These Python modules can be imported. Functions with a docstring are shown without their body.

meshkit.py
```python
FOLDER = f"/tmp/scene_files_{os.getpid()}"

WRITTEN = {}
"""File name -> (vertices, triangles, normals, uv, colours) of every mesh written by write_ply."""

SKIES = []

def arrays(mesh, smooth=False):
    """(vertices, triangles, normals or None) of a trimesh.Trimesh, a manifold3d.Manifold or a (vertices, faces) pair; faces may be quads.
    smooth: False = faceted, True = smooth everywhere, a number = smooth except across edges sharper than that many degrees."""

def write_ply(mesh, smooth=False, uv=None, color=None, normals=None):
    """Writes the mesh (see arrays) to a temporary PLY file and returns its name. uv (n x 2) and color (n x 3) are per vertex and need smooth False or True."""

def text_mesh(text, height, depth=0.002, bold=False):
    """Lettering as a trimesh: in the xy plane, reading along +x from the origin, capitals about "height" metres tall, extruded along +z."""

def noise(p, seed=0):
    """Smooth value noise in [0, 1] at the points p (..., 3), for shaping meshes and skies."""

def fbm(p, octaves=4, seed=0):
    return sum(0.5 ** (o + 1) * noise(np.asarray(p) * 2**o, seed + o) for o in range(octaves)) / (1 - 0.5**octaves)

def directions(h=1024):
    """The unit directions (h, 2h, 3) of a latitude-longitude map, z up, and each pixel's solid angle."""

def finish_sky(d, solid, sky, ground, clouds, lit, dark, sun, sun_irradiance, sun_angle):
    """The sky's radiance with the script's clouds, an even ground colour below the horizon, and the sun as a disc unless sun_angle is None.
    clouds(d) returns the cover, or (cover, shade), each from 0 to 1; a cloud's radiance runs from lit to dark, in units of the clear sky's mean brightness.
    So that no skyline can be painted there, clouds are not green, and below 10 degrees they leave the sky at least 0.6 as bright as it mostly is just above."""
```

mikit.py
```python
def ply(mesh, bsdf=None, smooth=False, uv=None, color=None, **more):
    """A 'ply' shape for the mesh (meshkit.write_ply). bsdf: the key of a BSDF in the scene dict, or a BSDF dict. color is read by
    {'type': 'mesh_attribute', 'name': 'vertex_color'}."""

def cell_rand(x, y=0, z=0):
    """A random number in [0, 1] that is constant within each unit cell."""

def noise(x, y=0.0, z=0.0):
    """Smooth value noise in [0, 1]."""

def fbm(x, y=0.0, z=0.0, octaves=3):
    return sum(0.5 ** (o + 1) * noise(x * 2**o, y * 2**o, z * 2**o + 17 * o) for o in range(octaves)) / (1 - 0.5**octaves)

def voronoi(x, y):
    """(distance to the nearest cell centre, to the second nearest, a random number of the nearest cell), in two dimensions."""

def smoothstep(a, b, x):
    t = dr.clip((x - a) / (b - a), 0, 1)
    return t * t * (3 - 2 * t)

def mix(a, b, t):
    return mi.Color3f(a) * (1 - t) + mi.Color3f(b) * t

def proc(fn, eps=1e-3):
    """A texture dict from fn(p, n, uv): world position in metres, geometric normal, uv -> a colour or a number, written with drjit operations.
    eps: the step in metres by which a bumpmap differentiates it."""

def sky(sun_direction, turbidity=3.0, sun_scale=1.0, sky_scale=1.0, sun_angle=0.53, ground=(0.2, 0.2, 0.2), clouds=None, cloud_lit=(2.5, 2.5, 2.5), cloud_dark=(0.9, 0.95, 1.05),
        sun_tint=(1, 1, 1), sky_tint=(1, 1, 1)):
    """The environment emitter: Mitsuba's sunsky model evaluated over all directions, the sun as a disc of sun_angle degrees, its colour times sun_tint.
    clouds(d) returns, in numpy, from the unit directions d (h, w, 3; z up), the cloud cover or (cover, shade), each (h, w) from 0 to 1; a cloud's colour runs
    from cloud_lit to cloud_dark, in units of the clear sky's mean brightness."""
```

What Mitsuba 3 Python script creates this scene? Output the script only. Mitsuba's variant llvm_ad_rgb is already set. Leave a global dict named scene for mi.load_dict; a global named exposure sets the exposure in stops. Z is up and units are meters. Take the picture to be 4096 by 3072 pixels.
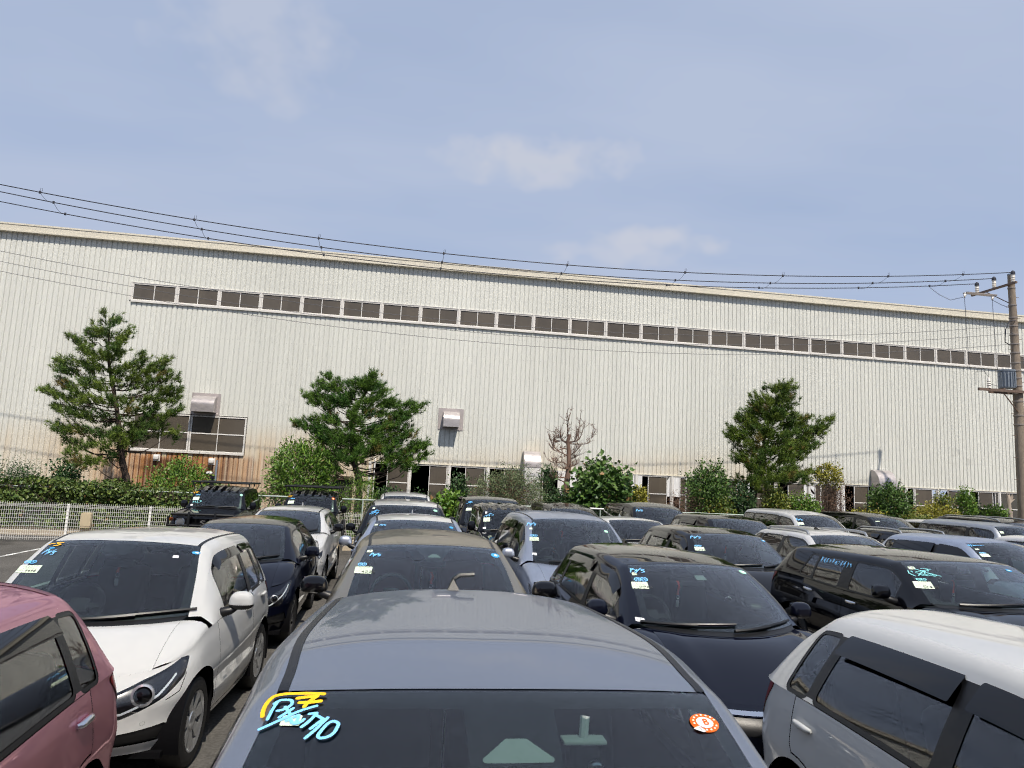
import math, random
import numpy as np, trimesh, shapely, drjit as dr, mitsuba as mi, mikit, meshkit
from scipy.interpolate import PchipInterpolator
from shapely.geometry import Polygon, LineString, Point, box as sbox
from mikit import noise, fbm, smoothstep, mix, proc, cell_rand

scene, labels = {}, {}
T4 = mi.ScalarTransform4f
# ------------------------------------------------------------------ camera, sky, exposure
HC = 2.1
YAW, PITCH, ROLL = math.radians(8.84), math.radians(7.311), math.radians(2.678)
_f = np.array([math.sin(YAW) * math.cos(PITCH), math.cos(YAW) * math.cos(PITCH), math.sin(PITCH)])
_r = np.array([math.cos(YAW), -math.sin(YAW), 0]); _u = np.cross(_r, _f)
_u2 = -_r * math.sin(ROLL) + _u * math.cos(ROLL)
eye = np.array([0, 0, HC])
scene['camera'] = {'type': 'perspective', 'fov': math.degrees(2 * math.atan(2048 / 2850)), 'fov_axis': 'x', 'near_clip': .05, 'far_clip': 3000.,
                   'to_world': T4().look_at(origin=eye.tolist(), target=(eye + _f).tolist(), up=_u2.tolist())}
SUN = (.28, -1., 1.52)

def cloud_cover(d):
    az = np.arctan2(d[..., 0], d[..., 1]); el = np.arcsin(np.clip(d[..., 2], -1, 1))
    h = np.maximum(d[..., 2], .08)
    p = np.stack([d[..., 0] / h, d[..., 1] / h, np.zeros_like(h)], -1)
    veil = meshkit.fbm(p * np.array([1.1, 2.2, 1]) + 5, 5, 3)
    veil2 = meshkit.fbm(p * .45 + 11, 3, 9)
    cov = .88 + .34 * (veil - .5) + .25 * (veil2 - .5); sh = np.clip(.30 * (veil2 - .45) + .25 * (veil - .5), 0, .4)
    wob = meshkit.fbm(np.stack([az * 16, el * 22, az * 0], -1), 5, 21) - .5
    wob2 = meshkit.fbm(np.stack([az * 40, el * 60, az * 0], -1), 4, 5) - .5
    puff = np.zeros_like(az); lit = np.zeros_like(az)
    for ca, ce, wa, we, s in ((.176, .430, .135, .034, .8), (.115, .425, .10, .026, .5), (.335, .322, .10, .026, .9), (.29, .315, .09, .02, .7), (-.235, .53, .11, .07, .45), (1.5, .35, .2, .05, .8), (-1.2, .4, .25, .06, .8), (2.6, .5, .3, .07, .8), (-2.4, .45, .3, .07, .8)):
        da = np.angle(np.exp(1j * (az - ca))); q = (da / wa) ** 2 + ((el - ce) / we) ** 2
        g = np.clip(1.25 - q + 2.4 * wob + 1.1 * wob2, 0, 1.2) * s
        puff = np.maximum(puff, np.clip(g, 0, 1)); lit = np.maximum(lit, g * (.5 - (el - ce) / we * .35))
    cov = np.clip(np.clip(cov, 0, .97) * (1 - puff) + .97 * puff, 0, 1)
    return cov, np.clip(sh * (1 - puff) + puff * np.clip(.95 - .2 * lit, 0, 1), 0, 1)

scene['sky'] = mikit.sky(SUN, turbidity=3., clouds=cloud_cover, cloud_lit=(1.33, 1.56, 2.06), cloud_dark=(1.72, 1.80, 2.06), ground=(.14, .14, .14), sun_tint=(.91, 1., 1.14))
exposure = 1.92

# ------------------------------------------------------------------ helpers
def gz(y): return -.010 * y
_used = {}
def key_of(name, parent=None):
    k = (parent + '__' if parent else '') + name
    n = _used.get(k, 0); _used[k] = n + 1
    return k if n == 0 else f'{k}_{n:03d}'
def thing(name, label, cat, group=None):
    k = key_of(name); labels[k] = {'label': label, 'category': cat}
    if group: labels[k]['group'] = group
    return k
def put(name, mesh, bsdf, parent=None, smooth=False, color=None, normals=None, kind=None, label=None):
    k = key_of(name, parent)
    if normals is not None:
        path = meshkit.write_ply(mesh, False, None, color, normals=normals)
        scene[k] = {'type': 'ply', 'filename': path, 'face_normals': False, 'bsdf': {'type': 'ref', 'id': bsdf}}
    else: scene[k] = mikit.ply(mesh, bsdf, smooth=smooth, color=color)
    if kind or label:
        labels.setdefault(k, {})
        if kind: labels[k]['kind'] = kind
        if label: labels[k]['label'] = label
    return k
def B(x0, x1, y0, y1, z0, z1):
    m = trimesh.creation.box((x1 - x0, y1 - y0, z1 - z0)); m.apply_translation(((x0 + x1) / 2, (y0 + y1) / 2, (z0 + z1) / 2)); return m
def cat(ms): return trimesh.util.concatenate([m for m in ms if m is not None])
def rbox(w, d, h, r, n=3):   # rounded box centred on the origin: superquadric-like by projecting a subdivided cube
    m = trimesh.creation.box((2, 2, 2))
    for _ in range(n): m = m.subdivide()
    v = np.array(m.vertices); half = np.array([w, d, h]) / 2; r = min(r, half.min() * .999)
    core = half - r; q = v * half; c = np.clip(q, -core, core); dd = q - c
    m.vertices = c + dd / np.maximum(np.linalg.norm(dd / r, axis=1, keepdims=True), 1e-9) * (np.abs(dd).max(1, keepdims=True) > 1e-9)
    return m
def tube(pts, rad, n=6, cap=True):
    p = np.asarray(pts, float); rad = np.broadcast_to(rad, (len(p),))
    t = np.gradient(p, axis=0); t /= np.linalg.norm(t, axis=1, keepdims=True) + 1e-12
    ref = np.where(np.abs(t[:, 2:3]) < .9, [[0, 0, 1.]], [[1., 0, 0]]); a = np.cross(t, ref); a /= np.linalg.norm(a, axis=1, keepdims=True) + 1e-12; b = np.cross(t, a)
    an = np.arange(n) * 2 * np.pi / n
    v = p[:, None] + rad[:, None, None] * (np.cos(an)[None, :, None] * a[:, None] + np.sin(an)[None, :, None] * b[:, None])
    i, j = np.meshgrid(np.arange(len(p) - 1), np.arange(n), indexing='ij'); j2 = (j + 1) % n
    q = np.stack([i * n + j, i * n + j2, (i + 1) * n + j2, (i + 1) * n + j], -1).reshape(-1, 4)
    f = np.vstack([q[:, [0, 1, 2]], q[:, [0, 2, 3]]]); vv = v.reshape(-1, 3)
    if cap:
        m = len(vv); vv = np.vstack([vv, p[0], p[-1]]); k = np.arange(n); e = (len(p) - 1) * n
        f = np.vstack([f, np.stack([(k + 1) % n, k, np.full(n, m)], 1), np.stack([e + k, e + (k + 1) % n, np.full(n, m + 1)], 1)])
    return trimesh.Trimesh(vv, f, process=False)
def lathe(profile, n=32): # (r, z)
    return trimesh.creation.revolve(np.asarray(profile, float), sections=n)
def quads(c, u, v): # many quads: centres, half axes
    V = np.stack([c - u - v, c + u - v, c + u + v, c - u + v], 1).reshape(-1, 3); n = len(c); k = np.arange(n) * 4
    F = np.vstack([np.stack([k, k + 1, k + 2], 1), np.stack([k, k + 2, k + 3], 1)])
    return trimesh.Trimesh(V, F, process=False)

# ------------------------------------------------------------------ materials
def M(k, **d): scene[k] = d
def rgb(*c): return {'type': 'rgb', 'value': list(c if len(c) == 3 else (c[0],) * 3)}
def two(d): return {'type': 'twosided', 'bsdf': d}
def diffuse(k, c): M(k, **two({'type': 'diffuse', 'reflectance': c if isinstance(c, dict) else rgb(*c)}))
def gloss(k, c, alpha=.05, ior=1.5): M(k, **two({'type': 'roughplastic', 'distribution': 'ggx', 'diffuse_reflectance': c if isinstance(c, dict) else rgb(*c), 'alpha': alpha, 'int_ior': ior, 'nonlinear': True}))
def mirrorcoat(k, c, ior=1.5): M(k, **two({'type': 'plastic', 'diffuse_reflectance': c if isinstance(c, dict) else rgb(*c), 'int_ior': ior, 'nonlinear': True}))
def prin(k, c, rough=.5, metal=0., spec=.5, **m): M(k, **two({'type': 'principled', 'base_color': c if isinstance(c, dict) else rgb(*c), 'roughness': rough, 'metallic': metal, 'specular': spec, **m}))
def paint_metal(k, c, flake, w=.45, alpha=.28):
    M(k, **two({'type': 'blendbsdf', 'weight': w,
        'a': {'type': 'plastic', 'diffuse_reflectance': rgb(*c), 'int_ior': 1.5, 'nonlinear': True},
        'b': {'type': 'roughconductor', 'material': 'none', 'alpha': alpha, 'specular_reflectance': rgb(*flake)}}))

# cladding: off-white sheet, rusty where run-off stains the foot of the wall
def clad_col(p, n, uv):
    x, z = mi.Float(p.x), mi.Float(p.z); gx = x / .194 - dr.floor(x / .194)
    base = mix((.66, .665, .62), (.60, .605, .56), fbm(x * .35, z * .12, 3.))
    base = base * (1 - .05 * noise(x * 5.2, z * .15, 7.)) * (1 - .04 * cell_rand(dr.floor((x + 100) / .97), 3., 1.))
    # general yellowing low down
    low = smoothstep(3.6, 2.3, z + 1.2 * (noise(x * .5, 1.) - .5)) * smoothstep(27., 10., x)
    base = mix(base, mi.Color3f(.60, .50, .36), .62 * low * (.5 + .5 * noise(x * 5.1, z * .4)))
    low2 = smoothstep(3.9, 2.0, z + .9 * (noise(x * 1.1, 4.) - .5)) * smoothstep(-14., -12.5, x) * smoothstep(1.2, -1.5, x)
    base = mix(base, mi.Color3f(.52, .37, .21), .6 * low2 * (.35 + .65 * noise(x * 9.3, z * .35)))
    # strong rust below the big window, running down the grooves
    rx = smoothstep(-12.3, -10.3, x) * smoothstep(-3.9, -6.6, x)
    rib = cell_rand(dr.floor((x + .03) / .194), 5., 2.); rib2 = cell_rand(dr.floor((x + .03) / .0485), 8., 2.)
    down = smoothstep(2.55, 2.2, z + .5 * (rib - .5)); heavy = rx * (.45 + .55 * smoothstep(-10.6, -9.4, x) * smoothstep(-6.6, -8.2, x))
    ru = down * heavy * dr.clip(.35 + .75 * rib2 * (.6 + .8 * rib) + .35 * dr.select(gx > .74, 1., 0.) + .3 * (noise(x * 21., z * .5) - .5), 0, 1) * (.62 + .38 * smoothstep(.2, 1.9, z))
    base = mix(base, mix((.47, .21, .06), (.17, .055, .02), dr.clip(.25 + .9 * (noise(x * 15., z * .7, 5.) - .3) + .5 * dr.select(gx > .74, 1., 0.), 0, 1)), .92 * dr.clip(ru * 1.9, 0, 1))
    def drip(cx, w, top, l, k): return k * dr.exp(-dr.square((x - cx) / w)) * smoothstep(top, top - .18, z) * smoothstep(top - l, top - .15, z)
    bl = drip(-9.25, .62, 2.22, 2.6, .95) + drip(-8.55, .35, 2.2, 1.6, .6) + drip(-7.24, .34, 2.0, 1.2, .9) + drip(-4.03, .14, 1.85, 1.3, .4) + drip(-6.6, .3, 2.3, 1.5, .35)
    base = mix(base, mi.Color3f(.045, .018, .012), dr.clip(bl, 0, .95) * (.5 + .5 * rib2))
    # dark scuffs on the right
    sc = dr.exp(-dr.square((x - 26.3) / .5) - dr.square((z - 3.9) / .35)) * smoothstep(.55, .75, fbm(x * 3., z * 4., 8.))
    base = mix(base, mi.Color3f(.2, .2, .19), .6 * sc)
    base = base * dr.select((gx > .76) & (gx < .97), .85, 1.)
    # fixing screws along the purlin lines
    fx = x / .194 - dr.floor(x / .194); fz = (z + .25) / .86 - dr.floor((z + .25) / .86)
    scr = dr.select((dr.abs(fx - .35) < .055) & (dr.abs(fz - .5) < .013), 1., 0.)
    return mix(base, mi.Color3f(.32, .32, .30), .7 * scr)
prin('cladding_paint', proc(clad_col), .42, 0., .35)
prin('fascia_paint', proc(lambda p, n, uv: mix((.64, .60, .50), (.58, .54, .45), fbm(p.x * .8, p.z * 3., 1.))), .45, 0., .3)
prin('window_frame', (.62, .60, .57), .45, 0., .4)
prin('aluminium_white', (.66, .65, .63), .4, 0., .4)
prin('obscure_glass', proc(lambda p, n, uv: mix((.105, .088, .068), (.075, .064, .052), fbm(p.x * .9, p.z * .9, 2.)) * (.9 + .2 * cell_rand(dr.floor(p.x * 1.23), 1., 2.))), .28, 0., .5)
prin('obscure_glass_dark', proc(lambda p, n, uv: mix((.060, .056, .050), (.085, .08, .068), fbm(p.x * .7, p.z * 1.2, 5.))), .22, 0., .5)
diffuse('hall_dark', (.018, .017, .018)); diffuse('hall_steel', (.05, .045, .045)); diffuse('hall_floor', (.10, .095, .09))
prin('galvanised', proc(lambda p, n, uv: mix((.50, .46, .45), (.38, .35, .35), fbm(p.x * 6., p.z * 14., 3.))), .38, .55, .5)
prin('galvanised_flange', (.40, .36, .35), .5, .3)
prin('brown_steel', (.06, .032, .026), .6)
diffuse('asphalt', proc(lambda p, n, uv: mix((.078, .075, .070), (.120, .115, .107), fbm(p.x * 1.7, p.y * 1.7, 1.)) * (.75 + .5 * noise(p.x * 60., p.y * 60.)) * (1 - .25 * smoothstep(.62, .7, fbm(p.x * .6, p.y * .6, 9.)))))
diffuse('road_paint', proc(lambda p, n, uv: mix((.62, .62, .6), (.30, .30, .29), smoothstep(.45, .7, fbm(p.x * 9., p.y * 9.)))))
diffuse('soil', proc(lambda p, n, uv: mix((.07, .055, .04), (.12, .10, .07), fbm(p.x * 3., p.y * 3.))))
diffuse('concrete_beige', proc(lambda p, n, uv: mix((.42, .36, .27), (.34, .29, .22), fbm(p.x * 8., p.y * 8., p.z * 8.))))
prin('fence_white', (.72, .71, .68), .4, 0., .4)
prin('fence_green', (.36, .42, .38), .5); prin('wire_green', (.07, .10, .08), .5)
prin('box_beige', (.46, .38, .25), .5)
prin('pole_concrete', proc(lambda p, n, uv: mix((.27, .22, .17), (.19, .155, .125), fbm(p.x * 7., p.y * 7., p.z * .9)) * (.85 + .3 * noise(p.x * 40., p.y * 40., p.z * 6.))), .8, 0., .2)
prin('pole_steel', (.30, .26, .23), .5, .4); prin('steel_rust', (.16, .11, .085), .6, .3)
prin('porcelain', (.70, .66, .60), .25); prin('transformer_grey', (.17, .20, .24), .45)
prin('cable', (.022, .024, .035), .5); prin('cable_thin', (.10, .10, .11), .5)
def bark_col(a, b): return proc(lambda p, n, uv: mix(a, b, fbm(p.x * 14., p.y * 14., p.z * 6.)))
prin('pine_bark', bark_col((.045, .034, .030), (.10, .075, .06)), .9, 0., .1)
prin('dead_bark', bark_col((.12, .075, .055), (.22, .15, .12)), .9, 0., .1)
prin('stump_wood', bark_col((.42, .36, .30), (.30, .24, .20)), .9, 0., .1)
M('leaf', **two({'type': 'principled', 'base_color': {'type': 'mesh_attribute', 'name': 'vertex_color'}, 'roughness': .45, 'specular': .4}))
M('needle', **two({'type': 'principled', 'base_color': {'type': 'mesh_attribute', 'name': 'vertex_color'}, 'roughness': .55, 'specular': .3}))
diffuse('tarp_blue', (.05, .16, .55)); prin('truck_white', (.72, .73, .74), .4)
# cars
gloss('rubber', (.012, .012, .013), .35); gloss('trim_black', (.012, .012, .014), .18); mirrorcoat('gloss_black', (.005, .005, .007))
prin('chrome', (.72, .73, .75), .08, 1.); prin('rim_silver', (.45, .46, .47), .3, .85); prin('rim_dark', (.06, .06, .065), .3, .7)
diffuse('dark_inside', (.006, .006, .007)); gloss('frit', (.006, .007, .010), .12)
prin('cloth_dark', (.022, .022, .025), .9, 0., .2); prin('dash_dark', (.020, .021, .024), .75, 0., .3)
prin('headliner', (.42, .43, .40), .9, 0., .2); prin('pillar_trim', (.52, .54, .48), .8, 0., .2); prin('seat_red', (.12, .035, .03), .8)
M('glass_clear', type='thindielectric', int_ior=1.52, specular_transmittance=rgb(.46, .56, .54))
M('glass_tint', type='thindielectric', int_ior=1.52, specular_transmittance=rgb(.10, .11, .115))
M('glass_side', type='thindielectric', int_ior=1.52, specular_transmittance=rgb(.36, .46, .42))
M('lens_clear', type='thindielectric', int_ior=1.5, specular_transmittance=rgb(.93, .94, .95))
gloss('lens_red', (.30, .006, .010), .04); gloss('lens_amber', (.45, .12, .01), .05); prin('lamp_inner', (.55, .56, .58), .22, .8); gloss('lamp_dark', (.008, .008, .010), .06)
gloss('drl_white', (.75, .78, .80), .1); M('mirror_glass', type='twosided', bsdf={'type': 'roughconductor', 'material': 'none', 'alpha': .02, 'specular_reflectance': rgb(.75, .78, .80)})
diffuse('paper', (.66, .76, .60)); diffuse('paper_white', (.80, .81, .82)); diffuse('ink', (.06, .06, .06)); diffuse('ink_grey', (.30, .33, .30))
diffuse('marker_blue', (.16, .52, .95)); diffuse('marker_pale', (.22, .56, .92)); diffuse('marker_yellow', (.92, .48, .03)); diffuse('marker_teal', (.25, .65, .68))
diffuse('sticker_orange', (.78, .12, .02)); diffuse('sticker_blue', (.07, .32, .62)); diffuse('sticker_green', (.35, .66, .50)); diffuse('strap_red', (.62, .06, .03)); prin('key_metal', (.5, .5, .5), .3, .9)
mirrorcoat('paint_white', (.66, .665, .67)); mirrorcoat('paint_pearl', (.66, .665, .66))
mirrorcoat('paint_black', (.0055, .0055, .009)); mirrorcoat('paint_navy', (.006, .008, .022))
paint_metal('paint_grey', (.13, .135, .145), (.62, .63, .66), .52); paint_metal('paint_beige', (.19, .17, .135), (.62, .56, .46), .5)
paint_metal('paint_silver', (.30, .32, .36), (.74, .77, .84), .5); paint_metal('paint_silverblue', (.33, .36, .42), (.74, .79, .90), .5); paint_metal('paint_box', (.36, .38, .41), (.58, .61, .66), .4)
paint_metal('paint_pink', (.34, .13, .155), (.92, .55, .62), .5)
mirrorcoat('visor_smoke', (.010, .010, .012))
# ------------------------------------------------------------------ ground
def struct(name, mesh, bsdf, **k): return put(name, mesh, bsdf, kind='structure', **k)
def sheet(x0, x1, y0, y1, dz=0., nx=1, ny=1):
    xs, ys = np.linspace(x0, x1, nx + 1), np.linspace(y0, y1, ny + 1); X, Y = np.meshgrid(xs, ys); V = np.stack([X, Y, gz(Y) + dz], -1).reshape(-1, 3)
    i, j = np.meshgrid(np.arange(ny), np.arange(nx), indexing='ij'); k = (i * (nx + 1) + j).ravel()
    return trimesh.Trimesh(V, np.vstack([np.stack([k, k + 1, k + nx + 2], 1), np.stack([k, k + nx + 2, k + nx + 1], 1)]), process=False)
struct('ground', sheet(-400, 400, -300, 900, -.05), 'soil')
struct('car_park', sheet(-60, 70, -60, 22.7), 'asphalt')
struct('planting_strip', cat([B(-60, 70, 22.9, 29.6, -.6, gz(25) + .16)]), 'soil')
struct('kerb', B(-60, 70, 22.7, 22.9, -.7, gz(22) + .12), 'concrete_beige')
k = 0
for x, y0, y1 in ((-3.3, 4.6, 21.), (-.78, 4., 21.), (-5.9, 6.5, 21.), (1.75, 4., 21.), (4.2, 4., 21.), (-8.4, 14., 21.)):
    struct('parking_line', sheet(x - .05, x + .05, y0, y1, .004), 'road_paint')
for y in (12.9, 8.2): struct('parking_line', sheet(-14, -3.4, y - .06, y + .06, .004), 'road_paint')
def wheel_stop(x, y, lab):
    v = np.array([[-.30, -.075], [.30, -.075], [.30, .075], [-.30, .075]]); t = v * np.array([.95, .6])
    V = np.r_[np.c_[v, np.zeros(4)], np.c_[t, np.full(4, .11)]] + [x, y, gz(y)]
    m = trimesh.convex.convex_hull(V); put_k = thing('wheel_stop', lab, 'wheel stop'); put_as(put_k, m, 'concrete_beige')
def put_as(k, mesh, bsdf, smooth=False, color=None):
    scene[k] = mikit.ply(mesh, bsdf, smooth=smooth, color=color)
wheel_stop(-8.35, 15.9, 'beige concrete wheel stop on the asphalt left of the white hatchback')
wheel_stop(-1.05, 21.0, 'beige concrete wheel stop at the foot of the white mesh fence behind the roof-rack off-roaders')

# ------------------------------------------------------------------ factory hall
hall = thing('factory_hall', 'long off-white corrugated metal factory hall with rust-stained foot filling the background', 'building')
PIT = .194
def corr(x0, x1, z0, z1, y=30.):
    i0 = math.floor(x0 / PIT); xs, ys = [], []
    for i in range(i0, math.ceil(x1 / PIT) + 1):
        a = i * PIT
        for dx, d in ((0, 0), (.148, 0), (.156, .026), (.184, .026)): xs.append(a + dx); ys.append(y + d)
    xs, ys = np.array(xs), np.array(ys); m = (xs > x0) & (xs < x1)
    X = np.r_[x0, xs[m], x1]; Y = np.interp(X, xs, ys)
    n = len(X); V = np.r_[np.c_[X, Y, np.full(n, z0)], np.c_[X, Y, np.full(n, z1)]]; k = np.arange(n - 1)
    return trimesh.Trimesh(V, np.vstack([np.stack([k, k + 1, k + n + 1], 1), np.stack([k, k + n + 1, k + n], 1)]), process=False)
XL, XR = -46., 60.
CB = 2.41
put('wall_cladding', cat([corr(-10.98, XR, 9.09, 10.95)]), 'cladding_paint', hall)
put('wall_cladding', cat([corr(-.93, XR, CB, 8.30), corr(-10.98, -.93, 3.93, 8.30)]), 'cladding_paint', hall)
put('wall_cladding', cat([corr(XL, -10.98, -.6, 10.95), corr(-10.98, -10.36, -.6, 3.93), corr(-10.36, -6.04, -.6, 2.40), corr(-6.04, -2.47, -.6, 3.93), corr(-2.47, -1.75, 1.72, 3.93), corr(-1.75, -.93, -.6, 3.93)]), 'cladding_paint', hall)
# eaves: fascia with two folded edges and joints
for x0 in np.arange(XL - .2, XR, 7.2):
    x1 = min(x0 + 7.2, XR) - .006
    put('fascia', cat([B(x0, x1, 29.80, 30.4, 10.70, 10.765), B(x0, x1, 29.812, 30.4, 10.768, 10.965), B(x0, x1, 29.79, 30.4, 10.968, 11.035)]), 'fascia_paint', hall)
put('roof', cat([trimesh.Trimesh([[XL - .3, 29.85, 11.03], [XR, 29.85, 11.03], [XR, 48, 12.1], [XL - .3, 48, 12.1], [XL - .3, 66, 11.03], [XR, 66, 11.03]], [[0, 1, 2], [0, 2, 3], [3, 2, 5], [3, 5, 4]], process=False)]), 'galvanised_flange', hall)
# high strip of windows: units of two panes
def window_unit(x0, x1, z0, z1, panes, glass, rails=(), y=29.975, mull=.055, sill=True, edge=.03):
    fr = [B(x0, x1, y, y + .07, z1 - .05, z1), B(x0, x1, y, y + .07, z0, z0 + .045), B(x0, x0 + edge, y + .003, y + .073, z0 + .047, z1 - .052), B(x1 - edge, x1, y + .003, y + .073, z0 + .047, z1 - .052)]
    w = put('window', cat(fr), 'window_frame', hall)
    if sill: put('sill', B(x0 - .004, x1 + .004, y - .05, y + .06, z0 - .075, z0 - .004), 'window_frame', w)
    n = len(panes)
    for i, (a, b, g) in enumerate(panes):
        if g is None: continue
        zs = [z0 + .05] + list(rails) + [z1 - .055]
        put('sash', cat([B(a, a + .028, y + .012, y + .05, z0 + .047, z1 - .052), B(b - .028, b, y + .012, y + .05, z0 + .047, z1 - .052)] + [B(a + .03, b - .03, y + .014, y + .052, r - .022, r + .022) for r in rails]), 'aluminium_white', w)
        for c, d in zip(zs[:-1], zs[1:]): put('pane', B(a + .026, b - .026, y + .030, y + .036, c, d), g, w)
    return w
U = [-10.93, -9.21] + [-9.21 + 1.6325 * i for i in range(1, 26)]
for i in range(26):
    a, b = U[i], U[i + 1]; m = (a + b) / 2
    window_unit(a + .03, b - .03, 8.36, 9.07, [(a + .05, m + .01, 'obscure_glass'), (m - .02, b - .05, 'obscure_glass')], None)
put('strip_trim', cat([B(-10.98, 31.6, 29.955, 30.02, 9.072, 9.10), B(-10.98, -10.90, 29.965, 30.05, 8.36, 9.07)] + [B(u - .028, u + .028, 29.95, 30.05, 8.3, 9.07) for u in U[1:]] + [B(31.6, XR, 29.96, 30.05, 8.28, 9.10)]), 'window_frame', hall)
# big window on the left
bw = [(-10.32, -9.28), (-9.28, -8.22), (-8.14, -7.12), (-7.12, -6.08)]
for a, b in ((-10.34, -8.20), (-8.18, -6.06)):
    m = (a + b) / 2
    window_unit(a, b, 2.46, 3.90, [(a + .03, m + .014, 'obscure_glass'), (m - .014, b - .03, 'obscure_glass')], None, rails=(3.19,))
# low band: sliding windows, some pushed open
unit = lambda i: -1.07 + 1.6285 * i
open_bays = {0: [(-.36, .52)], 1: [(1.36, 2.10)], 2: [(2.86, 3.70)], 3: [(4.50, 5.30)], 4: [(5.95, 6.20)], 5: [(7.72, 8.55)], 6: [(8.70, 9.40), (9.40, 10.14)], 7: [(10.86, 11.74)], 8: [(12.32, 12.62), (12.62, 13.38)], 9: [(13.55, 14.3), (14.3, 14.98)],
             10: [(15.80, 16.62)], 11: [(17.44, 18.24)], 12: [(18.76, 19.05), (19.05, 19.85)], 13: [(20.70, 21.45)], 14: [(23.02, 23.12)], 15: [(23.72, 23.80), (23.80, 24.70)], 16: [(25.50, 26.30)], 17: [(27.12, 27.90)], 18: [(28.00, 28.76), (28.76, 29.5)], 19: [(29.7, 30.4), (30.4, 31.1)]}
for i, ps in open_bays.items():
    a, b = unit(i), unit(i + 1); g = 'obscure_glass_dark' if i in (9, 18, 19) else 'obscure_glass'
    window_unit(a + .045, b - .045, .55, 2.39, [(p, q, g) for p, q in ps], None, rails=(1.60,), y=29.99)
for i in range(0, 21): put('window_post', B(unit(i) - .04, unit(i) + .04, 29.965, 30.06, -.4, 2.395), 'aluminium_white', hall)
put('wide_post', B(6.83, 7.04, 29.955, 30.05, -.4, 2.398), 'aluminium_white', hall)
put('head_flashing', B(-1.1, XR, 29.96, 30.06, 2.397, 2.43), 'fascia_paint', hall)
put('plinth', cat([B(-1.1, XR, 29.98, 30.2, -.6, .54), B(31.6, XR, 29.99, 30.1, .55, 2.39)]), 'cladding_paint', hall)
put('door_frame', cat([B(-2.52, -1.70, 29.9, 30.1, 1.60, 1.76), B(-2.52, -2.45, 29.93, 30.1, -.4, 1.60), B(-1.77, -1.70, 29.93, 30.1, -.4, 1.60)]), 'brown_steel', hall)
put('door', B(-2.44, -1.78, 30.06, 30.1, -.4, 1.58), 'obscure_glass_dark', hall)
put('downpipe', tube([(-.88, 29.9, -.3), (-.88, 29.9, 2.45), (-.88, 30.1, 2.6)], .03, 10), 'aluminium_white', hall, smooth=True)
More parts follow.
